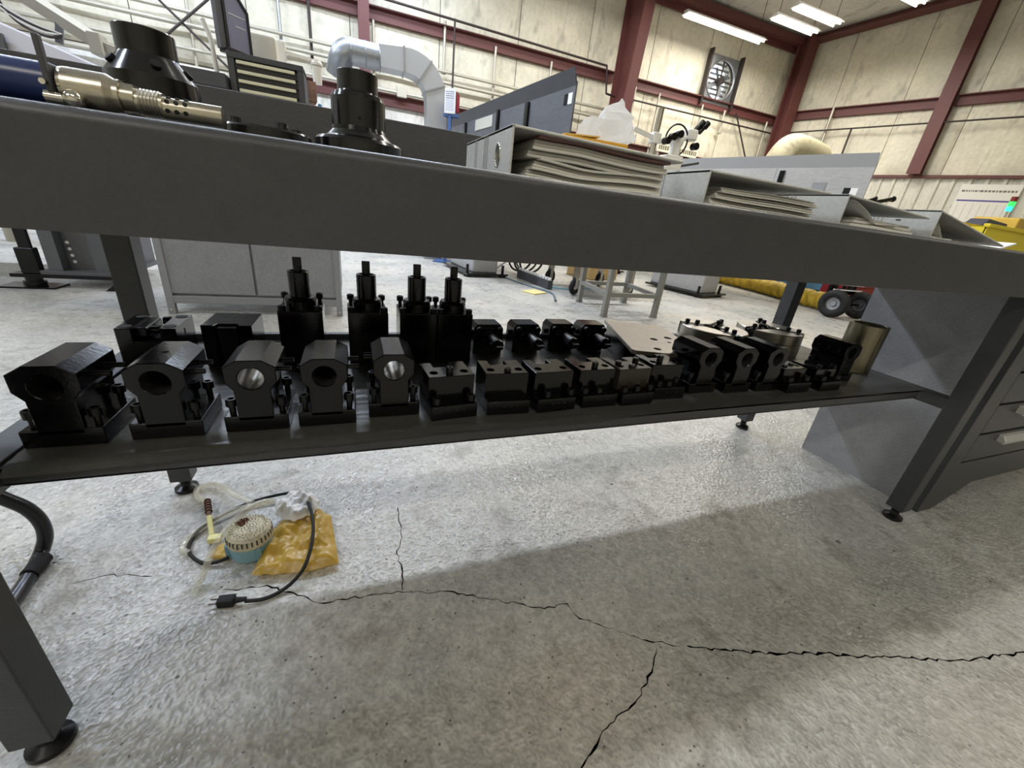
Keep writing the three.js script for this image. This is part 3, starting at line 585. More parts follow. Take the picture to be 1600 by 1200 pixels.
// yellow envelope and tissue bag on the first binder
{
  const g = rbox(0.115, 0.006, 0.1, 0, 0.003, 0, 0.002), t = thing('padded_envelope', 'yellow padded envelope lying on the fat binder under the white bag', 'envelope', [0.375, TOPY + 0.0715, -0.705], -0.1);
  mesh('envelope', g, std(0xd9a437, 0.7), t); mesh('flap', T(new THREE.BoxGeometry(0.06, 0.002, 0.098).rotateZ(0.06), -0.025, 0.0078, 0), std(0xe3b85a, 0.7), t);
}
function crumple(w, h, d, seed, sharp = 1) {
  const g = new THREE.SphereGeometry(1, 26, 18), p = g.attributes.position, r = mulberry(seed), dirs = Array.from({ length: 26 }, () => { const v = new THREE.Vector3(r() - 0.5, r() - 0.5, r() - 0.5).normalize(); return [v, r()]; });
  const q = new THREE.Vector3();
  for (let i = 0; i < p.count; i++) { q.fromBufferAttribute(p, i); let m = 0.74; for (const [v, k] of dirs) { const c = q.dot(v); if (c > 0.55) m += (k - 0.42) * (c - 0.55) * 1.5 * sharp; } p.setXYZ(i, q.x * m * w / 2, q.y * m * h / 2, q.z * m * d / 2); }
  return g;
}
// pieces made of faceted folds: a sheet of points pushed about, for tissue, cloth and bags
function foldedSheet(outline, seed, amp, nx = 26, nz = 26) {
  const xs = outline.map(p => p[0]), zs = outline.map(p => p[1]), x0 = Math.min(...xs), x1 = Math.max(...xs), z0 = Math.min(...zs), z1 = Math.max(...zs), r = mulberry(seed);
  const folds = Array.from({ length: 16 }, () => { const a = r() * Math.PI; const f = 35 + r() * r() * 230; return [Math.cos(a), Math.sin(a), f, r() * 6, (0.4 + r()) * 60 / (30 + f)]; });
  // polar mapping from the outline's centroid
  const cx = xs.reduce((a, b) => a + b) / xs.length, cz = zs.reduce((a, b) => a + b) / zs.length;
  const rad = 26, seg = 150, pos = [], idx = [];
  const edge = (a) => { const dx = Math.cos(a), dz = Math.sin(a); let best = 0; for (let i = 0; i < outline.length; i++) { const [ax, az] = outline[i], [bx, bz] = outline[(i + 1) % outline.length]; const ex = bx - ax, ez = bz - az, den = dx * ez - dz * ex; if (Math.abs(den) < 1e-9) continue; const t = ((ax - cx) * ez - (az - cz) * ex) / den, u = ((ax - cx) * dz - (az - cz) * dx) / den; if (t > best && u >= 0 && u <= 1) best = t; } return best; };
  for (let j = 0; j <= rad; j++) for (let k = 0; k <= seg; k++) {
    const a = k % seg / seg * Math.PI * 2, e = edge(a), t = j / rad, x = cx + Math.cos(a) * e * t, z = cz + Math.sin(a) * e * t;
    let y = 0; for (const [c, s, f, ph, w] of folds) { const q = (x * c + z * s) * f / 3.1416 + ph + 50; y += w * (1 - Math.abs((q - Math.floor(q)) * 2 - 1)); } y = amp * y / 7 * (1 - 0.6 * t ** 6);
    pos.push(x, y + 0.002, z);
    if (j && k) { const A = (j - 1) * (seg + 1) + k - 1, B = A + 1, C = A + seg + 1, D = C + 1; idx.push(A, B, C, B, D, C); }
  }
  const g = new THREE.BufferGeometry(); g.setAttribute('position', new THREE.Float32BufferAttribute(pos, 3)); g.setIndex(idx); g.computeVertexNormals(); return g;
}
{
  const pos = [[0, 0, 0], [0.03, 0.045, -0.01], [0.07, 0.052, 0.01], [0.085, 0.085, -0.02], [0.125, 0.11, -0.03], [0.145, 0.07, 0.0], [0.14, 0.02, 0.03], [0.09, 0, 0.04], [0.03, 0, 0.03], [0.06, 0.02, -0.06], [0.11, 0.04, -0.07], [0.12, 0, -0.06]];
  const tri = [0, 1, 8, 1, 2, 8, 8, 2, 7, 2, 5, 7, 7, 5, 6, 2, 3, 5, 3, 4, 5, 1, 9, 2, 9, 3, 2, 9, 10, 3, 10, 4, 3, 4, 10, 5, 10, 11, 6, 10, 6, 5, 0, 9, 1, 0, 11, 9, 9, 11, 10, 0, 8, 11, 8, 7, 11, 7, 6, 11];
  // split every face twice, jittering the new corners, so that the film is creased all over
  let tris = []; for (let i = 0; i < tri.length; i += 3) tris.push([0, 1, 2].map(k => pos[tri[i + k]].map((v, a) => v * (a === 1 ? 0.76 : 0.84))));
  for (const amp of [0.012, 0.005]) {
    const memo = new Map(), key = (p) => p.map(v => Math.round(v * 1e5)).join(); const rr = mulberry(77);
    const mid = (a, b) => { const k = [key(a), key(b)].sort().join('|'); if (!memo.has(k)) memo.set(k, a.map((v, i) => (v + b[i]) / 2 + (rr() - 0.5) * amp).map((v, i) => i === 1 ? Math.max(0, v) : v)); return memo.get(k); };
    tris = tris.flatMap(([a, b, c]) => { const x = mid(a, b), y = mid(b, c), z = mid(c, a); return [[a, x, z], [x, b, y], [z, y, c], [x, y, z]]; });
  }
  const q = new THREE.BufferGeometry(); q.setAttribute('position', new THREE.Float32BufferAttribute(tris.flat(2), 3)); q.computeVertexNormals();
  const t = tag(mesh('tissue_bag', q, new THREE.MeshPhysicalMaterial({ color: 0xf4f4f4, roughness: 0.9, transmission: 0.5, thickness: 0, side: THREE.DoubleSide })), 'crumpled white plastic bag standing on the fat binder above the yellow envelope', 'bag'); t.position.set(0.353, TOPY + 0.0795, -0.72);
}

// ---------------------------------------------------------------- drawer cabinet under the right end of the bench
{
  const t = thing('drawer_cabinet', 'gray steel drawer cabinet with silver drawer pulls, under the right end of the bench', 'cabinet', [0, 0, 0]);
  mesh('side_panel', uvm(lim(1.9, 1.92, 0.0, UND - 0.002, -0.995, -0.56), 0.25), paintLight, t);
  mesh('shell', uvm(M(lim(1.92, 3.2, 0.11, UND - 0.002, -0.995, -0.58), lim(1.92, 3.2, 0, 0.11, -0.995, -0.96)), 0.25), paint, t);
  mesh('front_stile', uvm(lim(1.895, 1.99, 0.0, UND - 0.002, -0.575, -0.548, 0.002), 0.25), paint, t);
  const s = shape([[1.99, 0], [2.02, 0.0], [2.2, 0.088], [3.2, 0.096], [3.2, 0.2], [1.99, 0.2]]);
  mesh('skirt', uvm(T(extr(s, 0.02, 0.001), 0, 0, -0.572), 0.25), paint, t);
  for (let k = 0; k < 5; k++) {
    const y0 = 0.208 + k * 0.117, d = mesh('drawer', uvm(lim(2.0, 3.15, y0, y0 + 0.109, -0.575, -0.55, 0.002), 0.25), paint, t);
    const hy = y0 + 0.072, g = new THREE.Shape(); g.moveTo(0, 0); g.lineTo(0.022, -0.004); g.lineTo(0.026, 0.008); g.lineTo(0.014, 0.026); g.lineTo(0, 0.028); g.closePath();
    mesh('pull', T(extr(g, 0.84, 0.002).rotateY(-Math.PI / 2).translate(0.84, 0, 0), 2.155, hy, -0.551), pullMat, d);
  }
}

// ---------------------------------------------------------------- on the floor under the bench
{
  const t = thing('submersible_pump', 'small round pump with teal base and cream slotted cap on the floor', 'pump', [-0.277, 0, -0.912], 0.3);
  const R = 0.047;
  mesh('motor_base', lathe(crisp([[0, 0], [R - 0.004, 0], [R - 0.001, 0.004], [R, 0.03], [R, 0.046], [0, 0.046]]), 40), std(0x7fa6b2, 0.45), t);
  mesh('base_lug', [rbox(0.016, 0.04, 0.012, -R, 0.022, 0.0, 0.003), rbox(0.012, 0.042, 0.016, 0.01, 0.022, R, 0.003)], std(0x759ca8, 0.45), t);
  mesh('strainer_cap', lathe(crisp([[R + 0.003, 0.044], [R + 0.0035, 0.05], [R + 0.001, 0.068], [R - 0.004, 0.075], [0.03, 0.083], [0, 0.087]]), 48), std(0xd8d3bd, 0.6, 0, { map: wearMap }), t);
  for (let k = 0; k < 30; k++) mesh('slot', rbox(0.0035, 0.014, 0.002, 0, 0, 0, 0.0005).rotateX(-0.05).translate(0, 0.0595, R + 0.0022).rotateY(k / 30 * 6.2832), std(0x3e3d35, 0.8), t);
  const dots = []; const r = mulberry(9); for (let k = 0; k < 130; k++) { const a = k * 2.4, q = 0.0415 * Math.sqrt(k / 130); dots.push(cyl(0.0013, 0.0012, Math.cos(a) * q, 0.0868 - q * q * 5.2, Math.sin(a) * q, 6)); }
  mesh('strainer_holes', dots, std(0x6a5c48, 0.9), t).userData.kind = 'stuff';
  mesh('grit', Array.from({ length: 50 }, () => { const a = r() * 6.28, q = 0.014 * Math.sqrt(r()); return T(new THREE.IcosahedronGeometry(0.0012 + 0.0014 * r(), 0), -0.01 + Math.cos(a) * q, 0.0868, -0.012 + Math.sin(a) * q); }), std(0x5a2f1c, 0.95), t).userData.kind = 'stuff';
}
{
  const t = thing('power_cord', 'black power cord with a three-prong plug looped around the pump', 'power cord', [0, 0, 0]);
  mesh('cable', tube([[-0.322, 0.014, -0.885], [-0.34, 0.010, -0.882], [-0.37, 0.006, -0.886], [-0.409, 0.006, -0.923], [-0.422, 0.006, -0.958], [-0.413, 0.008, -1.012], [-0.376, 0.012, -1.046], [-0.33, 0.014, -1.078], [-0.286, 0.016, -1.094], [-0.221, 0.024, -1.095], [-0.180, 0.05, -1.055], [-0.150, 0.058, -0.985], [-0.134, 0.054, -0.905], [-0.136, 0.044, -0.83], [-0.152, 0.028, -0.785], [-0.186, 0.008, -0.764], [-0.225, 0.006, -0.749], [-0.262, 0.008, -0.751]], 0.0042, 140, 10), rubber, t);
  const pl = mesh('plug', [rbox(0.034, 0.02, 0.022, 0, 0, 0, 0.004), cylX(0.007, 0.024, 0.026, 0, 0, 12, 0.0048)], rubber, t); pl.position.set(-0.297, 0.0115, -0.758); pl.rotation.y = -0.12;
  mesh('prong', [rbox(0.016, 0.006, 0.0016, -0.024, 0.003, 0.006, 0.0004), rbox(0.016, 0.006, 0.0016, -0.024, 0.003, -0.006, 0.0004), cylX(0.0022, 0.018, -0.025, -0.004, 0, 8)], steel, pl);
}
const clearMat = new THREE.MeshPhysicalMaterial({ color: 0xf4f2ea, roughness: 0.15, transmission: 0.82, thickness: 0, ior: 1.4, side: THREE.DoubleSide });
{
  const t = thing('clear_hose', 'clear plastic hose coiled over the pump with a brown barbed fitting', 'hose', [0, 0, 0]);
  mesh('hose_wall', tube([[-0.369, 0.0085, -0.80], [-0.360, 0.02, -0.838], [-0.335, 0.07, -0.875], [-0.295, 0.099, -0.93], [-0.26, 0.102, -0.965], [-0.235, 0.085, -0.99], [-0.262, 0.055, -1.02], [-0.335, 0.035, -1.035], [-0.395, 0.016, -1.02], [-0.428, 0.009, -0.98], [-0.432, 0.009, -0.945], [-0.41, 0.009, -0.925]], 0.0075, 120, 12), clearMat, t);
  mesh('hose_end', tube([[-0.30, 0.03, -1.06], [-0.36, 0.03, -1.115], [-0.395, 0.02, -1.165], [-0.44, 0.012, -1.20], [-0.467, 0.009, -1.187], [-0.455, 0.009, -1.15], [-0.425, 0.012, -1.118]], 0.0075, 70, 12), clearMat, t);
  mesh('barbed_fitting', [rod([-0.424, 0.014, -1.118], [-0.395, 0.03, -1.03], 0.0055), ...[0, 1, 2, 3, 4].map(k => rod([-0.424 + 0.005 * k, 0.014 + 0.0027 * k, -1.118 + 0.015 * k], [-0.4224 + 0.005 * k, 0.0149 + 0.0027 * k, -1.1131 + 0.015 * k], 0.0085, 14))], std(0x4a2c1c, 0.6), t);
  mesh('elbow', [rod([-0.395, 0.03, -1.03], [-0.378, 0.012, -0.975], 0.006), rbox(0.03, 0.016, 0.02, -0.368, 0.011, -0.962, 0.003)], std(0xcfc88a, 0.5), t);
}
{
  const m = new THREE.MeshPhysicalMaterial({ color: 0xe0b84a, roughness: 0.35, transmission: 0.3, thickness: 0, map: wearMap, side: THREE.DoubleSide });
  const out = [[-0.262, -0.817], [-0.213, -0.806], [-0.137, -0.797], [-0.072, -0.803], [-0.082, -0.873], [-0.098, -0.98], [-0.129, -1.02], [-0.208, -1.01], [-0.24, -0.965], [-0.245, -0.9]];
  const g = foldedSheet(out, 12, 0.05), t = tag(mesh('yellow_bag', g, m), 'crumpled amber yellow plastic bag spread on the floor beside the pump', 'bag');
  tag(mesh('yellow_scrap', foldedSheet([[-0.365, -0.90], [-0.325, -0.885], [-0.31, -0.92], [-0.33, -0.95], [-0.36, -0.94]], 15, 0.018), m), 'small yellow plastic scrap left of the pump under the hose', 'plastic scrap');
}
tag(mesh('white_bag', T(foldedSheet([[-0.235, -0.985], [-0.24, -1.035], [-0.2, -1.07], [-0.15, -1.06], [-0.125, -1.02], [-0.14, -0.965], [-0.185, -0.95]], 17, 0.075), 0, 0.022, 0), std(0xdedcda, 0.5, 0, { side: THREE.DoubleSide })), 'crumpled white plastic on the back of the yellow bag', 'bag');
// bent black tube frame at the left
{
  const t = thing('tube_frame', 'bent black steel tube base leg resting on the floor at the left edge', 'stool frame', [0, 0, 0]);
  mesh('tube_leg', tube([[-0.70, 0.014, -0.60], [-0.69, 0.014, -0.80], [-0.694, 0.014, -0.89], [-0.708, 0.014, -0.97], [-0.711, 0.022, -1.0], [-0.700, 0.055, -1.006], [-0.697, 0.1, -1.006], [-0.708, 0.138, -1.005], [-0.73, 0.172, -1.0], [-0.80, 0.26, -0.99], [-0.95, 0.40, -0.98], [-1.05, 0.46, -0.97]], 0.0135, 90, 12), std(0x2a2a2e, 0.28, 0.4), t);
  mesh('glide', cylZ(0.0155, 0.05, -0.7, 0.0155, -0.955, 16), rubber, t);
  mesh('seat', T(lathe(crisp([[0, 0], [0.17, 0], [0.18, 0.02], [0.17, 0.045], [0, 0.05]]), 32), -1.12, 0.46, -0.97), rubber, t);
  mesh('tube_leg', tube([[-1.05, 0.46, -0.97], [-1.15, 0.3, -0.97], [-1.3, 0.1, -0.98], [-1.36, 0.018, -1.0], [-1.36, 0.014, -0.9], [-1.36, 0.014, -0.6]], 0.0135, 60, 12), std(0x2a2a2e, 0.28, 0.4), t);
}

// ---------------------------------------------------------------- behind the bench
{ // gray cabinet and tool chest on it
  const t = thing('gray_base_cabinet', 'light gray two-door steel cabinet on corner legs seen under the bench behind the upright tools', 'cabinet', [0, 0, 0]);
  mesh('carcass', lim(-1.16, -0.12, 0.115, 1.0, -3.85, -3.22, 0.004), cabGray, t);
  mesh('door', lim(-1.15, -0.66, 0.135, 0.98, -3.225, -3.2, 0.004), cabGray, t);
  mesh('door', lim(-0.645, -0.14, 0.135, 0.98, -3.225, -3.2, 0.004), cabGray, t);
  mesh('bottom_rail', lim(-1.17, -0.11, 0.07, 0.12, -3.225, -3.195, 0.003), cabGray, t);
  for (const x of [-1.165, -0.145]) { const l = mesh('corner_post', lim(x - 0.005, x + 0.035, 0.0, 1.0, -3.23, -3.19, 0.002), cabGray, t); mesh('rivet', cylZ(0.006, 0.004, x + 0.015, 0.03, -3.188, 12), chrome, l); }
}
{
  const t = thing('tool_chest', 'black tool chest with five cream drawer edges standing on the gray cabinet', 'tool chest', [-0.452, 1.0, -3.3], 0);
  mesh('carcass', [lim(-0.2, -0.165, 0, 0.53, -0.3, 0, 0.004), lim(0.165, 0.2, 0, 0.53, -0.3, 0, 0.004), lim(-0.2, 0.2, 0.505, 0.535, -0.3, 0.004, 0.004), lim(-0.2, 0.2, 0, 0.03, -0.3, 0), lim(-0.2, 0.2, 0, 0.53, -0.3, -0.28)], std(0x3c3d40, 0.5), t);
  for (let k = 0; k < 10; k++) { const d = mesh('drawer', lim(-0.165, 0.165, 0.035 + k * 0.0465, 0.078 + k * 0.0465, -0.27, -0.012, 0.002), std(0x202123, 0.5), t); mesh('drawer_edge', lim(-0.155, 0.15, 0.064 + k * 0.0465, 0.08 + k * 0.0465, -0.012, 0.003, 0.002), std(0xd9d5b8, 0.5), d); }
  mesh('label_plate', lim(-0.02, 0.09, 0.285, 0.335, 0.003, 0.008, 0.001), machGray, t);
}
{
  const t = thing('control_monitor', 'thin dark-framed monitor panel rising beside the tool chest', 'monitor', [-0.605, 1.53, -3.42], 0.75);
  const s = shape([[-0.075, 0], [0.075, 0], [0.075, 0.24], [-0.075, 0.42]]);
  const f = shape([[-0.075, 0], [0.075, 0], [0.075, 0.24], [-0.075, 0.42]]); f.holes.push(new THREE.Path([[-0.06, 0.012], [-0.06, 0.38], [0.063, 0.232], [0.063, 0.012]].map(p => new THREE.Vector2(...p))));
  mesh('frame', extr(f, 0.02, 0.002), std(0x17171a, 0.4), t);
  mesh('screen', T(extr(shape([[-0.062, 0.01], [0.065, 0.01], [0.065, 0.235], [-0.062, 0.385]]), 0.006, 0), 0, 0, 0.004), std(0x8b8ea6, 0.2), t);
  mesh('screen_bar', [lim(-0.045, 0.05, 0.2, 0.204, 0.01, 0.013), lim(-0.01, 0.05, 0.15, 0.154, 0.01, 0.013)], paperWhite, t);
  mesh('back_housing', lim(-0.11, -0.07, 0.02, 0.26, -0.03, 0.01, 0.005), machGray, t);
  mesh('stand', lim(-0.09, 0.07, 0.008, 0.03, -0.045, 0.045, 0.005), std(0x17171a, 0.4), t);
}
{
  const t = thing('beige_case', 'pale beige rounded machine cover behind the monitor', 'machine cover', [-0.53, 1.0, -3.72]);
  mesh('cover', [rbox(0.16, 0.68, 0.12, 0.02, 0.4, 0, 0.02), rbox(0.06, 0.55, 0.1, 0.11, 0.28, -0.02, 0.03)], std(0xd9d6c8, 0.5), t);
}
{
  const t = thing('swing_arm_lamp', 'white swing-arm lamp with a hanging white head to the right of the tool chest', 'lamp', [0, 0, 0]);
  mesh('post', [rod([-0.44, 0.02, -4], [-0.44, 1.79, -4], 0.025, 14), lim(-0.47, -0.41, 1.5, 1.8, -4.03, -3.97, 0.01)], whitePlastic, t);
  mesh('arm', bar([-0.44, 1.745, -4], [-0.21, 1.725, -4], 0.018), whitePlastic, t);
  const h = mesh('lamp_head', [T(lathe(crisp([[0, 0.02], [0.03, 0.018], [0.042, 0.0], [0.04, -0.012], [0, -0.012]]), 24), -0.21, 1.71, -4), cyl(0.03, 0.11, -0.212, 1.64, -4, 16, 0.034)], whitePlastic, t);
  mesh('base_plate', lim(-0.54, -0.34, 0.0, 0.02, -4.1, -3.9), whitePlastic, t);
}
for (const [x, y, z, w, h, d, l] of [[-0.29, 1.478, -3.73, 0.15, 0.12, 0.12, 'upper brown cardboard box half hidden by the tool chest'], [-0.29, 1.366, -3.73, 0.12, 0.1, 0.12, 'lower brown cardboard box half hidden by the tool chest, beneath the other box']]) {
  const t = thing('cardboard_box', l, 'box', [x, y - h / 2, z], 0.15); mesh('carton', rbox(w, h, d, 0, h / 2, 0, 0.002), std(0xa98676, 0.8, 0, { map: wearMap }), t); mesh('tape', box(w * 0.2, 0.001, d, 0, h, 0), std(0xc9b28a, 0.4), t);
}
{
  const t = thing('shelf_unit', 'low brown shelf unit carrying the cardboard boxes beside the gray cabinet', 'shelf unit', [0, 0, 0]);
  mesh('shelf_board', lim(-0.375, -0.17, 1.293, 1.313, -3.83, -3.63), std(0x7a6a5a, 0.7), t);
  for (const x of [-0.365, -0.18]) for (const z of [-3.82, -3.64]) mesh('upright', lim(x - 0.008, x + 0.008, 1.0, 1.295, z - 0.012, z + 0.012), std(0x8a4a44, 0.6), t);
  tag(mesh('blue_bottle', T(lathe(crisp([[0, 0], [0.025, 0], [0.027, 0.05], [0.012, 0.075], [0.012, 0.09], [0, 0.09]]), 16), -0.19, 1.314, -3.645), blue), 'small blue bottle on the brown shelf unit', 'bottle');
}
// galvanized duct
{
  const t = thing('exhaust_duct', 'shiny galvanized exhaust duct bending from a round pipe down to a square drop', 'duct', [0, 0, 0]);
  mesh('round_pipe', [tube([[-0.12, 2.3, -7.1], [-0.05, 2.5, -7], [0.02, 2.56, -7], [0.18, 2.57, -7], [0.42, 2.57, -7]], 0.15, 40, 28)], galv, t);
  for (const x of [0.06, 0.24, 0.42]) mesh('pipe_seam', T(new THREE.TorusGeometry(0.152, 0.008, 8, 30).rotateY(Math.PI / 2), x, 2.57, -7), galv, t);
  // square elbow
  const c = [], N = 14; const path = [[0.42, 2.57], [0.62, 2.58], [0.8, 2.585], [0.93, 2.56], [1.04, 2.50], [1.12, 2.40], [1.17, 2.28], [1.185, 2.15], [1.19, 2.0], [1.19, 1.2]];
  const cr = new THREE.CatmullRomCurve3(path.map(([x, y]) => new THREE.Vector3(x, y, -7)));
  const pos = [], idx = [], K = 40;
  for (let k = 0; k <= K; k++) { const p = cr.getPoint(k / K), d = cr.getTangent(k / K), w = 0.12 + 0.02 * Math.min(1, k / 10), n = [-d.y, d.x]; for (const [a, b] of [[1, 1], [1, -1], [-1, -1], [-1, 1]]) pos.push(p.x + n[0] * a * w, p.y + n[1] * a * w, p.z + b * 0.15); if (k) for (let q = 0; q < 4; q++) { const A = (k - 1) * 4 + q, B = (k - 1) * 4 + (q + 1) % 4; idx.push(A, A + 4, B, B, A + 4, B + 4); } }
  const g = new THREE.BufferGeometry(); g.setAttribute('position', new THREE.Float32BufferAttribute(pos, 3)); g.setIndex(idx); const q = g.toNonIndexed(); q.computeVertexNormals();
  mesh('square_elbow', q, new THREE.MeshStandardMaterial({ color: 0xbcbfc2, roughness: 0.4, metalness: 0.6, side: THREE.DoubleSide, map: grainMap }), t);
  for (const k of [0.18, 0.42, 0.62]) { const p = cr.getPoint(k), d = cr.getTangent(k); mesh('duct_flange', clean(new THREE.BoxGeometry(0.02, 0.3, 0.32)).rotateZ(Math.atan2(d.y, d.x)).translate(p.x, p.y, p.z), galv, t); }
  mesh('floor_stack', lim(1.05, 1.33, 0.0, 1.22, -7.15, -6.85), galv, t);
}
{
  const t = thing('literature_rack', 'white notice board with red folders behind it on a blue post', 'notice board', [1.33, 0, -6.62], -0.55);
  const tex = canvasTex(128, 160, (c, w, h) => { c.fillStyle = '#e9e9ee'; c.fillRect(0, 0, w, h); c.fillStyle = '#5a6078'; const r = mulberry(3); for (let y = 16; y < 150; y += y < 60 ? 14 : 9) { let x = 12; while (x < 108) { const l = 5 + r() * 16; c.fillRect(x, y, Math.min(l, 114 - x), y < 60 ? 7 : 3); x += l + 4; } } });
  mesh('board', lim(-0.08, 0.08, 2.03, 2.33, 0, 0.01), whitePlastic, t);
  mesh('notice', T(new THREE.PlaneGeometry(0.15, 0.28), 0, 2.18, 0.0115), std(0xffffff, 0.7, 0, { map: tex }), t);
  for (let k = 0; k < 2; k++) mesh('folder', lim(0.06 + 0.02 * k, 0.075 + 0.02 * k, 2.06, 2.3 - 0.02 * k, -0.12, -0.004), red, t);
  mesh('post', [lim(-0.02, 0.02, 0, 2.05, -0.04, 0), lim(-0.1, 0.1, 2.0, 2.03, -0.14, 0.0), lim(-0.15, 0.15, 0, 0.02, -0.15, 0.12)], std(0x3f5f95, 0.5), t);
}
// lathes with rear splash guards, set diagonally
function lathe_machine(label, pos, turn, guardMat, flangeMat, H, ped, L, det) {
  const t = thing('lathe', label, 'lathe', pos, turn);
  const g = mesh('splash_guard', lim(-0.012, 0.012, 0.95, H - 0.12, -L, 0, 0.003), guardMat, t);
  mesh('guard_flange', T(extr(shape([[0.012, H - 0.16], [-0.05, H], [-0.064, H], [-0.012, H - 0.165]]), L, 0.001), 0, 0, -L), flangeMat, g);
  const dx = -0.022;
  for (const [z, y0, y1] of det.straps) mesh('guard_strap', lim(dx - 0.025, dx + 0.012, y0, y1, -z - 0.035, -z + 0.035, 0.006), black, g);
  const [lz, ly] = det.label;
  mesh('warning_label', lim(dx + 0.004, dx + 0.012, ly - 0.055, ly + 0.055, -lz, -lz + 0.085), paperWhite, g);
  mesh('label_panel', lim(dx + 0.004, dx + 0.012, ly - 0.055, ly + 0.055, -lz - 0.085, -lz), black, g);
  const [z0p, z1p, y0p, y1p, pm] = det.plate;
  mesh('instruction_plate', lim(dx, dx + 0.012, y0p, y1p, -z1p, -z0p, 0.002), pm, g);
  mesh('panel_seam', lim(dx + 0.004, dx + 0.012, 0.95, H - 0.17, -det.straps[0][0] - 0.12, -det.straps[0][0] - 0.1), flangeMat, g);
  mesh('bed', [lim(-0.62, -0.3, 0.72, 0.98, -L, -0.3, 0.02)], machGray, t);
  mesh('chip_tray', lim(-0.78, 0.05, 0.58, 0.66, -L, -0.15, 0.01), machGray, t);
  mesh('headstock', lim(-0.75, -0.15, 0.66, 1.35, -L, -L + 0.9, 0.04), machLight, t);
  const [x0, x1, z0, z1] = ped;
  for (const [a, b] of [[z0, z1], [-L, -L + 1]]) {
    const p = mesh('pedestal', lim(x0, x1, 0.05, 0.6, a, b, 0.02), machLight, t);
    mesh('foot_plate', [lim(x0 - 0.12, x1 + 0.12, 0.03, 0.055, a, b + 0.1), ...[x0 - 0.08, x1 + 0.08].map(x => cyl(0.02, 0.14, x, 0.09, b, 10)), ...[x0 - 0.08, x1 + 0.08].map(x => cyl(0.05, 0.03, x, 0.015, b, 14))], black, p);
  }
  return t;
}
lathe_machine('dark gray lathe standing diagonally, tall slanting splash guard rising behind the fat binder', [2.45, 0, -5.0], 0.131, machGray, machDark, 2.42, [-0.92, -0.55, -1.4, -0.5], 4.6, { straps: [[1.08, 1.6, 2.24], [2.02, 1.6, 2.27], [3.4, 1.8, 2.25]], label: [0.12, 2.14], plate: [2.25, 2.95, 2.08, 2.24, plateMat] });
const paleLathe = lathe_machine('light gray lathe on the right, long pale splash guard showing above the binders', [6.65, 0, -4.1], 0.282, machLight, std(0xa0a2a4, 0.45), 2.1, [-1.7, -1.25, -1.9, -1.0], 4.0, { straps: [[1.15, 1.5, 1.9], [3.0, 1.6, 1.9]], label: [0.18, 1.62], plate: [0.5, 0.68, 1.6, 1.74, cabGray] });
for (const [a, b, r] of [[[0.03, 1.5, 0.0], [0.25, 1.575, 0.07], 0.02], [[0.1, 1.49, 0.03], [0.62, 1.61, 0.18], 0.027]]) mesh('lever', [rod(a, b, r), T(new THREE.SphereGeometry(r * 1.5, 14, 10), ...b)], black, paleLathe);
mesh('lever_bracket', lim(-0.02, 0.12, 1.44, 1.52, -0.05, 0.05, 0.01), machLight, paleLathe);
// machine on the left
{
  const t = thing('milling_machine', 'large machine at the left, pale lavender sloped cover above, gray pedestal with bolt holes below', 'machine', [0, 0, 0]);
  mesh('sloped_cover', [T(extr(shape([[-4.2, 1.2], [-1.46, 1.2], [-1.46, 1.42], [-4.2, 2.28]]), 1.1, 0.01), 0, 0, -5.0)], lavender, t);
  mesh('side_plate', T(extr(shape([[-4.2, 1.2], [-1.62, 1.2], [-1.62, 1.36], [-4.2, 1.95]]), 0.02, 0.003), 0, 0, -3.9), machLight, t);
  mesh('gray_door', lim(-2.4, -1.9, 1.2, 1.5, -3.885, -3.86, 0.004), machGray, t);
  mesh('bed', lim(-4.2, -1.5, 0.75, 1.2, -5.0, -3.9, 0.01), machGray, t);
  const p = mesh('pedestal', [lim(-2.06, -1.98, 0.1, 0.75, -4.6, -3.88, 0.004), lim(-2.0, -1.78, 0.12, 0.75, -4.0, -3.97), lim(-1.8, -1.69, 0.1, 0.75, -4.6, -3.88, 0.006), lim(-2.1, -1.66, 0.09, 0.12, -4.6, -3.86)], machGray, t);
  for (let k = 0; k < 4; k++) mesh('bolt_hole', cylZ(0.011, 0.004, -1.955 + k * 0.004, 0.31 - k * 0.045, -3.966, 12), paperWhite, p);
  const f = mesh('leveling_foot', [lim(-2.32, -2.02, 0, 0.012, -3.98, -3.8), cyl(0.06, 0.03, -2.16, 0.027, -3.89, 18), cyl(0.045, 0.03, -2.16, 0.055, -3.89, 18), lim(-2.26, -1.68, 0.07, 0.095, -3.95, -3.85), lim(-2.2, -2.1, 0.095, 0.27, -3.92, -3.86, 0.006), lim(-2.18, -2.12, 0.27, 0.75, -3.91, -3.88)], black, t);
  mesh('rear_foot', [T(extr(shape([[-0.12, 0], [0.12, 0], [0.06, 0.05], [-0.06, 0.05]]), 0.1, 0), -1.62, 0, -3.9)], black, t);
}
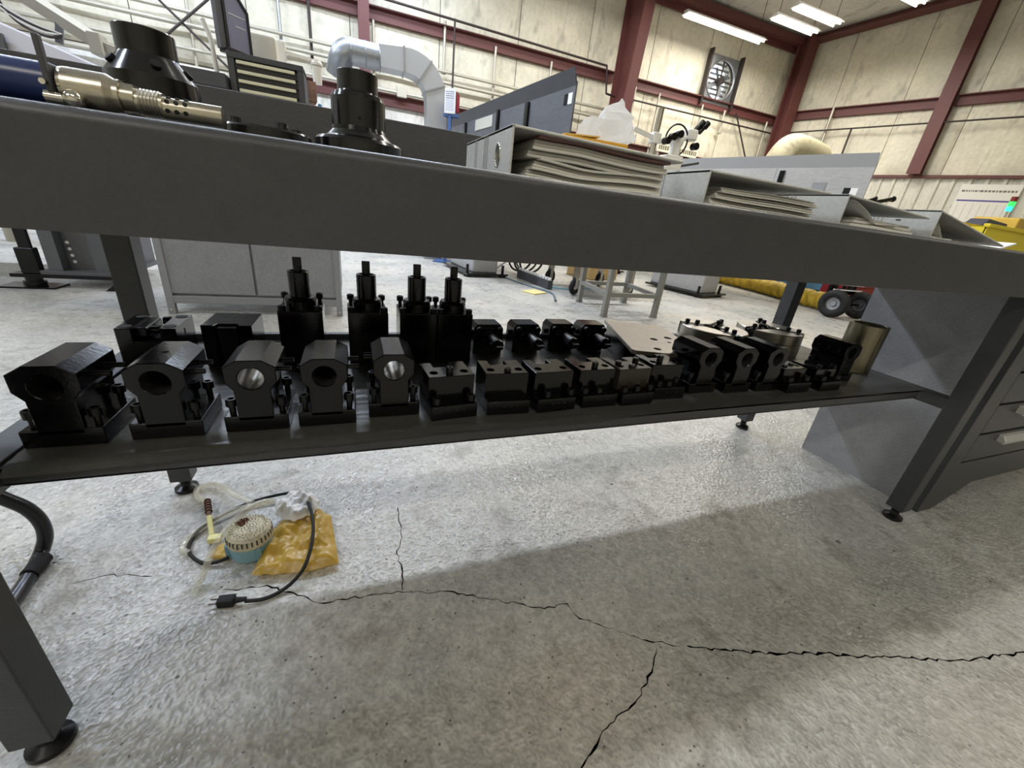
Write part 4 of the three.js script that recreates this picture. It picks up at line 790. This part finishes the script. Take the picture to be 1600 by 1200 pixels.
{
  const t = thing('jib_boom', 'gray overhead boom with hanging cables crossing the top left corner', 'boom', [0, 0, 0]);
  mesh('beam', [bar([-3.4, 2.55, -6], [-2.25, 1.93, -6], 0.1, 0.1)], boomMat, t);
  mesh('end_bracket', [lim(-2.3, -2.2, 1.82, 2.0, -6.08, -5.92, 0.01), bar([-2.28, 1.92, -6], [-1.95, 1.86, -6], 0.07, 0.07)], boomMat, t);
  mesh('strut', bar([-2.55, 1.86, -6], [-2.5, 2.06, -6], 0.05), machGray, t);
  for (let k = 0; k < 4; k++) mesh('cable', tube([[-3.3 + 0.1 * k, 2.45, -5.95], [-2.95 + 0.05 * k, 2.12 - 0.05 * k, -5.95], [-2.7 + 0.04 * k, 1.98 - 0.03 * k, -5.95], [-2.5, 1.93, -5.97]], 0.012, 24, 6), k % 2 ? darkPipe : whitePlastic, t);
  for (const [x, y] of [[-2.95, 2.36], [-2.87, 2.32]]) mesh('clip', rbox(0.04, 0.03, 0.03, x, y, -5.94, 0.004), whitePlastic, t);
  mesh('mast', [rod([-3.4, 0, -6.1], [-3.4, 3.0, -6.1], 0.09, 16)], conduit, t);
}
{
  const t = thing('equipment_case', 'dark gray equipment case with a darker lid and white hook, left of the tool chest', 'case', [-0.84, 1.0, -3.4]);
  mesh('body', lim(-0.17, 0.17, 0, 0.335, -0.15, 0.15, 0.005), machGray, t);
  mesh('lid', lim(-0.18, 0.18, 0.335, 0.41, -0.16, 0.16, 0.006), machDark, t);
  mesh('edge_strip', lim(-0.06, 0.14, 0.318, 0.328, 0.15, 0.155), paperWhite, t);
  mesh('white_hook', tube([[0.11, 0.41, 0], [0.105, 0.52, 0], [0.1, 0.6, 0], [0.075, 0.68, 0]], 0.013, 20, 8), whitePlastic, t);
}
// inspection stand and microscope
{
  const t = thing('steel_stand', 'bare steel stand of square tube with four round feet, seen under the bench', 'stand', [0, 0, 0]);
  const L = [[2.28, -3.33], [2.90, -3.34], [2.36, -3.98], [2.98, -4.0]];
  for (const [x, z] of L) { const l = mesh('leg', lim(x - 0.025, x + 0.025, 0.02, 0.95, z - 0.025, z + 0.025, 0.003), standGray, t); mesh('foot', cyl(0.04, 0.02, x, 0.01, z, 18), standGray, l); }
  const bars = [[0, 1], [2, 3], [0, 2], [1, 3]];
  for (const [a, b] of bars) mesh('stretcher', bar([L[a][0], 0.22, L[a][1]], [L[b][0], 0.22, L[b][1]], 0.04), standGray, t);
  mesh('stand_top', lim(2.2, 3.06, 0.95, 1.0, -4.08, -3.25, 0.005), machGray, t);
}
{
  const t = thing('stereo_microscope', 'stereo microscope with black eyepieces on a boom post above the fat binder', 'microscope', [2.75, 1.0, -3.7]);
  mesh('post', cyl(0.028, 0.88, -0.04, 0.44, 0, 20), chrome, t);
  mesh('boom_arm', bar([-0.3, 0.68, 0], [0.08, 0.62, 0], 0.035, 0.035), whitePlastic, t);
  mesh('clamp', rbox(0.09, 0.09, 0.08, -0.04, 0.64, 0, 0.01), whitePlastic, t);
  mesh('head', [T(new THREE.SphereGeometry(0.07, 22, 16).scale(1, 1.25, 1), 0.2, 0.66, 0.02), rbox(0.12, 0.1, 0.1, 0.34, 0.72, 0.02, 0.02), cyl(0.05, 0.1, 0.2, 0.56, 0.02, 18)], whitePlastic, t);
  mesh('ring_shield', T(new THREE.TorusGeometry(0.13, 0.008, 8, 40, 4.2).rotateZ(-1.1), 0.17, 0.65, 0.05), black, t);
  for (const k of [0, 1]) mesh('eyepiece', [rod([0.38 + 0.06 * k, 0.76, 0.02], [0.44 + 0.06 * k, 0.83, 0.02], 0.024, 16), rod([0.43 + 0.06 * k, 0.81, 0.02], [0.46 + 0.06 * k, 0.85, 0.02], 0.03, 16)], black, t);
  for (const [x, y] of [[0.02, 0.62], [0.08, 0.66], [0.15, 0.69], [0.36, 0.62]]) mesh('focus_knob', cylZ(0.032, 0.06, x, y, 0.1, 18), black, t);
  mesh('base', lim(-0.2, 0.3, 0, 0.04, -0.2, 0.2, 0.008), whitePlastic, t);
  mesh('light_box', lim(0.08, 0.26, 0.4, 0.52, -0.05, 0.1, 0.01), whitePlastic, t);
  mesh('side_lever', rod([0.26, 0.44, 0.05], [0.5, 0.5, 0.05], 0.012), machDark, t);
}
{
  const t = thing('rolling_cart', 'dark rolling cart with a rubber caster standing behind the steel stand', 'cart', [0, 0, 0]);
  mesh('deck', lim(2.42, 3.4, 0.42, 0.46, -5.2, -4.3), std(0x6c6a64, 0.7), t);
  for (const [x, z] of [[2.5, -4.38], [3.3, -4.38], [2.5, -5.1], [3.3, -5.1]]) { const c = mesh('caster', T(new THREE.TorusGeometry(0.07, 0.03, 12, 28).rotateY(0.5), x, 0.1, z), rubber, t); mesh('fork', [lim(x - 0.02, x + 0.02, 0.1, 0.42, z - 0.045, z - 0.035), lim(x - 0.02, x + 0.02, 0.1, 0.42, z + 0.035, z + 0.045), cylZ(0.035, 0.05, x, 0.1, z, 14)], steel, c); }
}
for (const [pts, m, label] of [
  [[[2.05, 0.006, -3.95], [2.2, 0.006, -4.4], [2.05, 0.006, -4.9], [1.95, 0.006, -5.4], [2.0, 0.006, -6.0], [2.3, 0.1, -6.4]], std(0x55636b, 0.5), 'thin gray cable running over the floor toward the steel stand'],
  [[[2.3, 0.006, -4.85], [2.6, 0.006, -4.7], [2.9, 0.006, -4.85], [3.2, 0.02, -4.5]], std(0x7fb0bd, 0.5), 'pale blue air hose crossing the floor behind the steel stand'],
  [[[2.05, 0.5, -5.6], [2.2, 0.12, -5.5], [2.45, 0.02, -5.4], [2.7, 0.05, -5.5], [2.9, 0.3, -5.8]], rubber, 'black cable drooping in a loop under the dark lathe'],
]) { tag(mesh('floor_cable', tube(pts, 0.012, 50, 8), m), label, 'cable'); }
{
  const t = thing('wooden_crate', 'pale wooden crate on the floor behind the steel stand', 'crate', [3.75, 0, -5.7], 0.3);
  for (let k = 0; k < 3; k++) mesh('plank', lim(-0.32, 0.32, 0.01 + k * 0.085, 0.09 + k * 0.085, -0.012, 0.012, 0.003), std(0xc9ae7a, 0.8, 0, { map: wearMap }), t);
  mesh('frame', [lim(-0.32, -0.3, 0, 0.27, -0.5, 0), lim(0.3, 0.32, 0, 0.27, -0.5, 0), lim(-0.32, 0.32, 0.0, 0.02, -0.5, 0), lim(-0.32, 0.32, 0.0, 0.27, -0.52, -0.5)], std(0xb89a68, 0.8), t);
}
{
  const t = thing('comb_rack', 'dark low rack with a row of white teeth left of the steel stand', 'rack', [0, 0, 0]);
  mesh('rack_base', bar([2.2, 0.055, -5.5], [2.3, 0.055, -4.65], 0.07, 0.11), machDark, t);
  for (let k = 0; k < 12; k++) { const u = k / 11; mesh('tooth', box(0.03, 0.03, 0.035, 2.2 + 0.1 * u, 0.125, -5.48 + 0.8 * u), paperWhite, t); }
}
tag(mesh('cable_coil', tube(Array.from({ length: 46 }, (_, i) => { const a = i / 14 * 6.2832; return [2.32 + 0.16 * Math.cos(a) + 0.004 * i, 0.2 + 0.17 * Math.sin(a), -5.98 + 0.006 * i + 0.05 * Math.sin(a)]; }), 0.015, 220, 8), rubber), 'coil of black cable standing on the floor at the foot of the dark lathe', 'cable');
tag(mesh('floor_paper', T(new THREE.BoxGeometry(0.24, 0.012, 0.2).rotateY(0.5), 1.99, 0.006, -4.42), std(0xd9c98a, 0.8)), 'flat piece of yellowish cardboard lying on the floor left of the steel stand', 'cardboard');
// yellow spill boom, blue pallet, hand truck, red crate
{
  const t = thing('spill_containment', 'grimy yellow padded spill containment tube on the floor at the right', 'spill barrier', [0, 0, 0]);
  const pts = [[6.75, 0.13, -6.35], [6.8, 0.13, -5.6], [6.7, 0.13, -4.9], [6.55, 0.13, -4.3], [6.5, 0.13, -3.9]];
  for (let k = 0; k < 4; k++) { const g = clean(tube([pts[k], pts[k].map((v, i) => (v + pts[k + 1][i]) / 2 + (i === 0 ? 0.02 : 0)), pts[k + 1]], 0.125, 30, 20)), p = g.attributes.position; for (let i = 0; i < p.count; i++) { const z = p.getZ(i), y = p.getY(i) - 0.13, w = 1 + 0.05 * Math.sin(z * 31 + y * 9) + 0.04 * Math.sin(z * 67); p.setY(i, Math.max(0.004, 0.13 + y * w)); p.setX(i, p.getX(i) + 0.012 * Math.sin(z * 43 + y * 20)); } g.computeVertexNormals(); mesh('padded_section', g, yellow, t); }
}
{
  const t = thing('blue_pallet', 'blue plastic pallet behind the yellow spill barrier', 'pallet', [0, 0, 0]);
  mesh('deck', lim(7.1, 8.7, 0.36, 0.46, -6.3, -5.3, 0.02), blue, t);
  for (const x of [7.12, 7.78, 8.45]) mesh('runner', lim(x, x + 0.22, 0.0, 0.36, -6.28, -5.32, 0.01), blue, t);
  mesh('skirt', lim(7.11, 8.69, 0.1, 0.36, -5.36, -5.31, 0.01), blue, t);
}
{
  const t = thing('hand_truck', 'black hand truck with two pneumatic wheels beside the upright steel tube', 'hand truck', [6.27, 0, -3.52], -0.1);
  for (const s of [-1, 1]) {
    const w = mesh('wheel', T(new THREE.TorusGeometry(0.13, 0.055, 16, 40).rotateY(Math.PI / 2 + 0.25), s * 0.24, 0.185, 0), rubber, t);
    mesh('rim', [T(lathe(crisp([[0, -0.02], [0.03, -0.025], [0.04, 0.0], [0.075, -0.012], [0.085, -0.03], [0.085, 0.03], [0.075, 0.012], [0.04, 0.006], [0.03, 0.03], [0, 0.03]]), 30).rotateX(Math.PI / 2).rotateY(Math.PI / 2 + 0.25), s * 0.24, 0.185, 0)], s < 0 ? cabGray : machDark, w);
  }
  mesh('axle', rod([-0.24, 0.185, 0], [0.24, 0.185, 0], 0.015), black, t);
  mesh('frame', [...[-0.2, 0.0, 0.2].map(x => bar([x, 0.2, -0.1], [x, 1.25, -0.25], 0.03)), bar([-0.22, 0.36, -0.12], [0.22, 0.36, -0.12], 0.03), bar([-0.22, 1.2, -0.24], [0.22, 1.2, -0.24], 0.03)], black, t);
  for (let k = 0; k < 3; k++) mesh('cross_strap', bar([-0.22, 0.36 + 0.07 * k, -0.09], [0.3, 0.36 + 0.07 * k, -0.09], 0.014), paperWhite, t);
  mesh('side_plate', [lim(-0.24, -0.12, 0.2, 0.7, -0.16, -0.12), lim(0.1, 0.2, 0.3, 0.7, -0.16, -0.12), lim(-0.24, 0.2, 0.16, 0.2, -0.16, -0.1)], black, t);
}
{
  const t = thing('red_tool_box', 'glossy red tool box behind the hand truck', 'tool box', [8.05, 0, -4.35]);
  mesh('carcass', lim(-0.5, 0.35, 0.06, 0.75, -0.4, 0, 0.02), red, t);
  for (const x of [-0.42, 0.27]) mesh('caster', cylX(0.05, 0.04, x, 0.05, -0.06, 18), rubber, t);
  for (let k = 0; k < 3; k++) mesh('drawer', lim(-0.46, 0.31, 0.12 + k * 0.2, 0.3 + k * 0.2, 0, 0.012, 0.004), red, t);
}
{
  const t = thing('yellow_hopper', 'bright yellow steel bin standing at the right edge behind the binders', 'bin', [10.25, 0, -3.7]);
  const w = std(0xe0cd2a, 0.5);
  mesh('rim', [lim(-1.2, 1.6, 1.42, 1.47, -0.03, 0.05, 0.01)], w, t);
  mesh('front_wall', T(new THREE.BoxGeometry(2.7, 0.9, 0.03), 0.2, 0.98, 0), w, t);
  for (const x of [-1.15, 1.52]) mesh('side_wall', lim(x, x + 0.03, 0.53, 1.42, -0.45, 0), w, t);
  mesh('back_wall', lim(-1.15, 1.55, 0.53, 1.5, -0.48, -0.45), w, t);
  mesh('bottom', [lim(-1.15, 1.55, 0.5, 0.53, -0.48, 0), ...[[-1, -0.1], [1.4, -0.1], [-1, -0.4], [1.4, -0.4]].map(([x, z]) => lim(x - 0.05, x + 0.05, 0, 0.5, z - 0.05, z + 0.05))], w, t);
}
{
  const t = thing('yellow_cnc_unit', 'yellow machine unit with a signal tower at the right edge behind the bin', 'machine', [12.3, 0, -4.6]);
  mesh('housing', lim(0.05, 0.95, 0, 1.82, -0.7, 0, 0.03), std(0xdab648, 0.5), t);
  mesh('dark_cover', T(extr(shape([[0, 0], [1.0, 0], [0.95, 0.14], [0.25, 0.17]]), 0.3, 0.01), -1.0, 1.55, -0.4), std(0x4a4d5c, 0.5), t);
  mesh('cover_stand', lim(-0.8, -0.2, 0, 1.56, -0.38, -0.14, 0.01), machGray, t);
  mesh('signal_pole', rod([0.2, 1.82, -0.3], [0.2, 1.95, -0.3], 0.02), chrome, t);
  [['signal_cyan', 0x40d8e0, 0.9], ['signal_green', 0x30d050, 1.6], ['signal_red', 0x7a2020, 0]].forEach(([n, c, e], k) => mesh(n, cyl(0.05, 0.09, 0.2, 1.99 + k * 0.09, -0.3, 18), new THREE.MeshStandardMaterial({ color: c, emissive: c, emissiveIntensity: e, roughness: 0.3 }), t));
  const pl = new THREE.PointLight(0x30d050, 0.05); pl.position.set(0.2, 2.08, -0.2); pl.name = 'signal_glow'; pl.castShadow = true; t.add(pl);
}
{ // white banner with a purple line on the right wall
  const tex = canvasTex(512, 512, (c, w, h) => { c.fillStyle = '#e4e2dc'; c.fillRect(0, 0, w, h); c.fillStyle = '#777570'; c.font = 'bold 34px sans-serif'; const r = mulberry(4); let x = 20; while (x < 480) { const l = 6 + r() * 26; c.fillRect(x, 60, l, 22); x += l + 8; } c.fillStyle = '#5a5596'; c.fillRect(14, 170, 484, 18); c.fillStyle = '#cfccc4'; for (let k = 0; k < 7; k++) c.fillRect(40 + k * 68, 215, 10, 290); });
  const g = onRight(T(new THREE.PlaneGeometry(0.95, 0.95), 5.0, 2.08, 0.012)), t = thing('banner', 'white printed banner with a thin purple line on the ribbed right wall', 'banner');
  mesh('sheet', onRight(lim(4.52, 5.48, 1.6, 2.56, 0.0, 0.01)), paperWhite, t); mesh('print', g, std(0xffffff, 0.7, 0, { map: tex }), t);
}
// ---------------------------------------------------------------- pipes and conduits on the walls
function pipe(name, label, cat, gs, m, group) { const o = mesh(name, gs, m); return tag(o, label, cat, group); }
pipe('long_conduit', 'upper of the two long pale conduits running level along the back wall', 'conduit', rod([-9, 3.42, -10.35], [6.0, 3.42, -10.35], 0.03), conduit);
pipe('long_conduit', 'lower of the two long pale conduits running level along the back wall', 'conduit', rod([-9, 3.23, -10.35], [6.0, 3.23, -10.35], 0.035), conduit);
pipe('long_conduit', 'pale conduit just above the lower girt of the back wall behind the duct', 'conduit', [rod([-9, 2.9, -10.345], [5, 2.87, -10.345], 0.03), lim(0.95, 1.15, 2.8, 3.0, -10.38, -10.29, 0.01)], conduit);
pipe('long_conduit', 'lowest pale conduit on the back wall at the far left', 'conduit', rod([-9, 2.62, -10.35], [-1.0, 2.6, -10.35], 0.05), conduit);
pipe('gas_pipe', 'thin dark pipe running above the upper girt and dropping beside the tapered column', 'pipe', [rod([0.5, 4.32, -10.28], [5.75, 4.25, -10.28], 0.022), rod([5.75, 4.25, -10.28], [5.85, 3.72, -10.28], 0.022), rod([5.85, 3.72, -10.28], [6.1, 3.7, -10.28], 0.022), rod([2.1, 4.32, -10.28], [2.1, 2.95, -10.28], 0.02)], darkPipe);
pipe('air_pipe', 'thin dark air pipe running level below the girt right of the tapered column', 'pipe', rod([6.4, 3.75, -10.36], [11.6, 3.78, -10.36], 0.02), darkPipe);
pipe('air_pipe', 'thin dark air pipe running level along the right wall', 'pipe', onRight(M(rod([0.1, 3.8, 0.2], [18, 3.86, 0.2], 0.018))), darkPipe);
for (const [x, y0, y1, m, l] of [[-2.55, 0, 5.9, conduit, 'vertical conduit on the back wall furthest left'], [-1.13, 0, 5.9, galv, 'perforated vertical strut left of the tool chest lamp'], [-0.62, 3.0, 5.9, darkPipe, 'thin dark vertical pipe above the swing-arm lamp'], [0.52, 0, 4.0, conduit, 'vertical conduit close beside the narrow column'], [1.93, 3.4, 4.3, conduit, 'short vertical conduit hanging from the upper girt above the duct elbow'], [3.05, 2.7, 4.1, conduit, 'vertical conduit left of the dark splash guard'], [4.4, 2.7, 4.1, conduit, 'vertical conduit just behind the top of the dark splash guard'], [6.75, 2.6, 4.05, conduit, 'first vertical conduit right of the tapered column'], [7.5, 2.4, 4.05, conduit, 'second vertical conduit right of the tapered column'], [8.95, 2.4, 4.05, conduit, 'vertical conduit below the left side of the wall fan'], [9.75, 3.5, 4.05, conduit, 'short vertical conduit below the right side of the wall fan'], [11.4, 2.4, 4.05, conduit, 'vertical conduit nearest the corner of the hall']])
  pipe('vertical_conduit', l, 'conduit', [rod([x, y0, -10.44], [x, y1, -10.44], 0.028), lim(x - 0.05, x + 0.05, Math.max(y0, y1 - 1.0), Math.max(y0, y1 - 1.0) + 0.03, -10.48, -10.4)], m);
for (const [a, b, l] of [[[-2.95, 3.52, -10.25], [-1.9, 2.6, -10.25], 'thin brace rod falling to the right across the back wall at left'], [[-2.9, 2.95, -10.2], [-1.75, 4.0, -10.2], 'thin brace rod rising to the right across the back wall at left'], [[10.15, 4.05, -10.42], [11.2, 2.76, -10.42], 'brace rod slanting down beside the corner column']]) pipe('brace_rod', l, 'brace rod', rod(a, b, 0.02), darkPipe);
pipe('drop_conduit', 'pale vertical conduit on the right wall left of the wind column', 'conduit', onRight(M(rod([1.35, 2.7, 0.1], [1.35, 4.35, 0.1], 0.035))), conduit);
pipe('drop_conduit', 'dark drop pipe on the right wall behind the pale splash guard', 'conduit', onRight(M(rod([1.95, 2.2, 0.15], [1.95, 3.8, 0.15], 0.022))), darkPipe);
{ // wrapped white duct near the corner
  const t = thing('wrapped_duct', 'cream wrapped duct elbow rising behind the pale splash guard by the corner', 'duct', [0, 0, 0]);
  const wrap = std(0xc4bc9e, 0.6, 0, { map: facingMap });
  mesh('elbow', tube([[8.9, 2.0, -7.6], [8.92, 2.5, -7.6], [9.15, 2.82, -7.6], [9.5, 2.86, -7.6], [10.2, 2.78, -7.6]], 0.26, 40, 24), wrap, t);
  mesh('outlet', [cylX(0.2, 0.2, 10.25, 2.77, -7.6, 24), rod([8.9, 0, -7.6], [8.9, 2.1, -7.6], 0.26, 24)], wrap, t);
}
{ // small sign strip above the pale guard
  const tex = canvasTex(512, 64, (c, w, h) => { c.fillStyle = '#e8e2cc'; c.fillRect(0, 0, w, h); c.fillStyle = '#6b6552'; const r = mulberry(8); let x = 16; while (x < 490) { const l = 14 + r() * 10; c.fillRect(x, 14, l, 36); c.clearRect; x += l + 8; } });
  const t = thing('sign_strip', 'cream sign strip with gray lettering above the pale splash guard', 'sign', [7.3, 2.62, -9.0]);
  mesh('board', lim(-0.6, 0.6, -0.09, 0.09, -0.02, 0), whitePlastic, t); mesh('print', T(new THREE.PlaneGeometry(1.18, 0.16), 0, 0, 0.002), std(0xffffff, 0.7, 0, { map: tex }), t);
  mesh('post', [lim(-0.55, -0.5, -2.62, -0.05, -0.07, -0.02), lim(0.5, 0.55, -2.62, -0.05, -0.07, -0.02)], conduit, t);
}
scene.traverse(o => { if (o.isMesh) { o.castShadow = true; o.receiveShadow = true; } });
renderer.render(scene, camera);
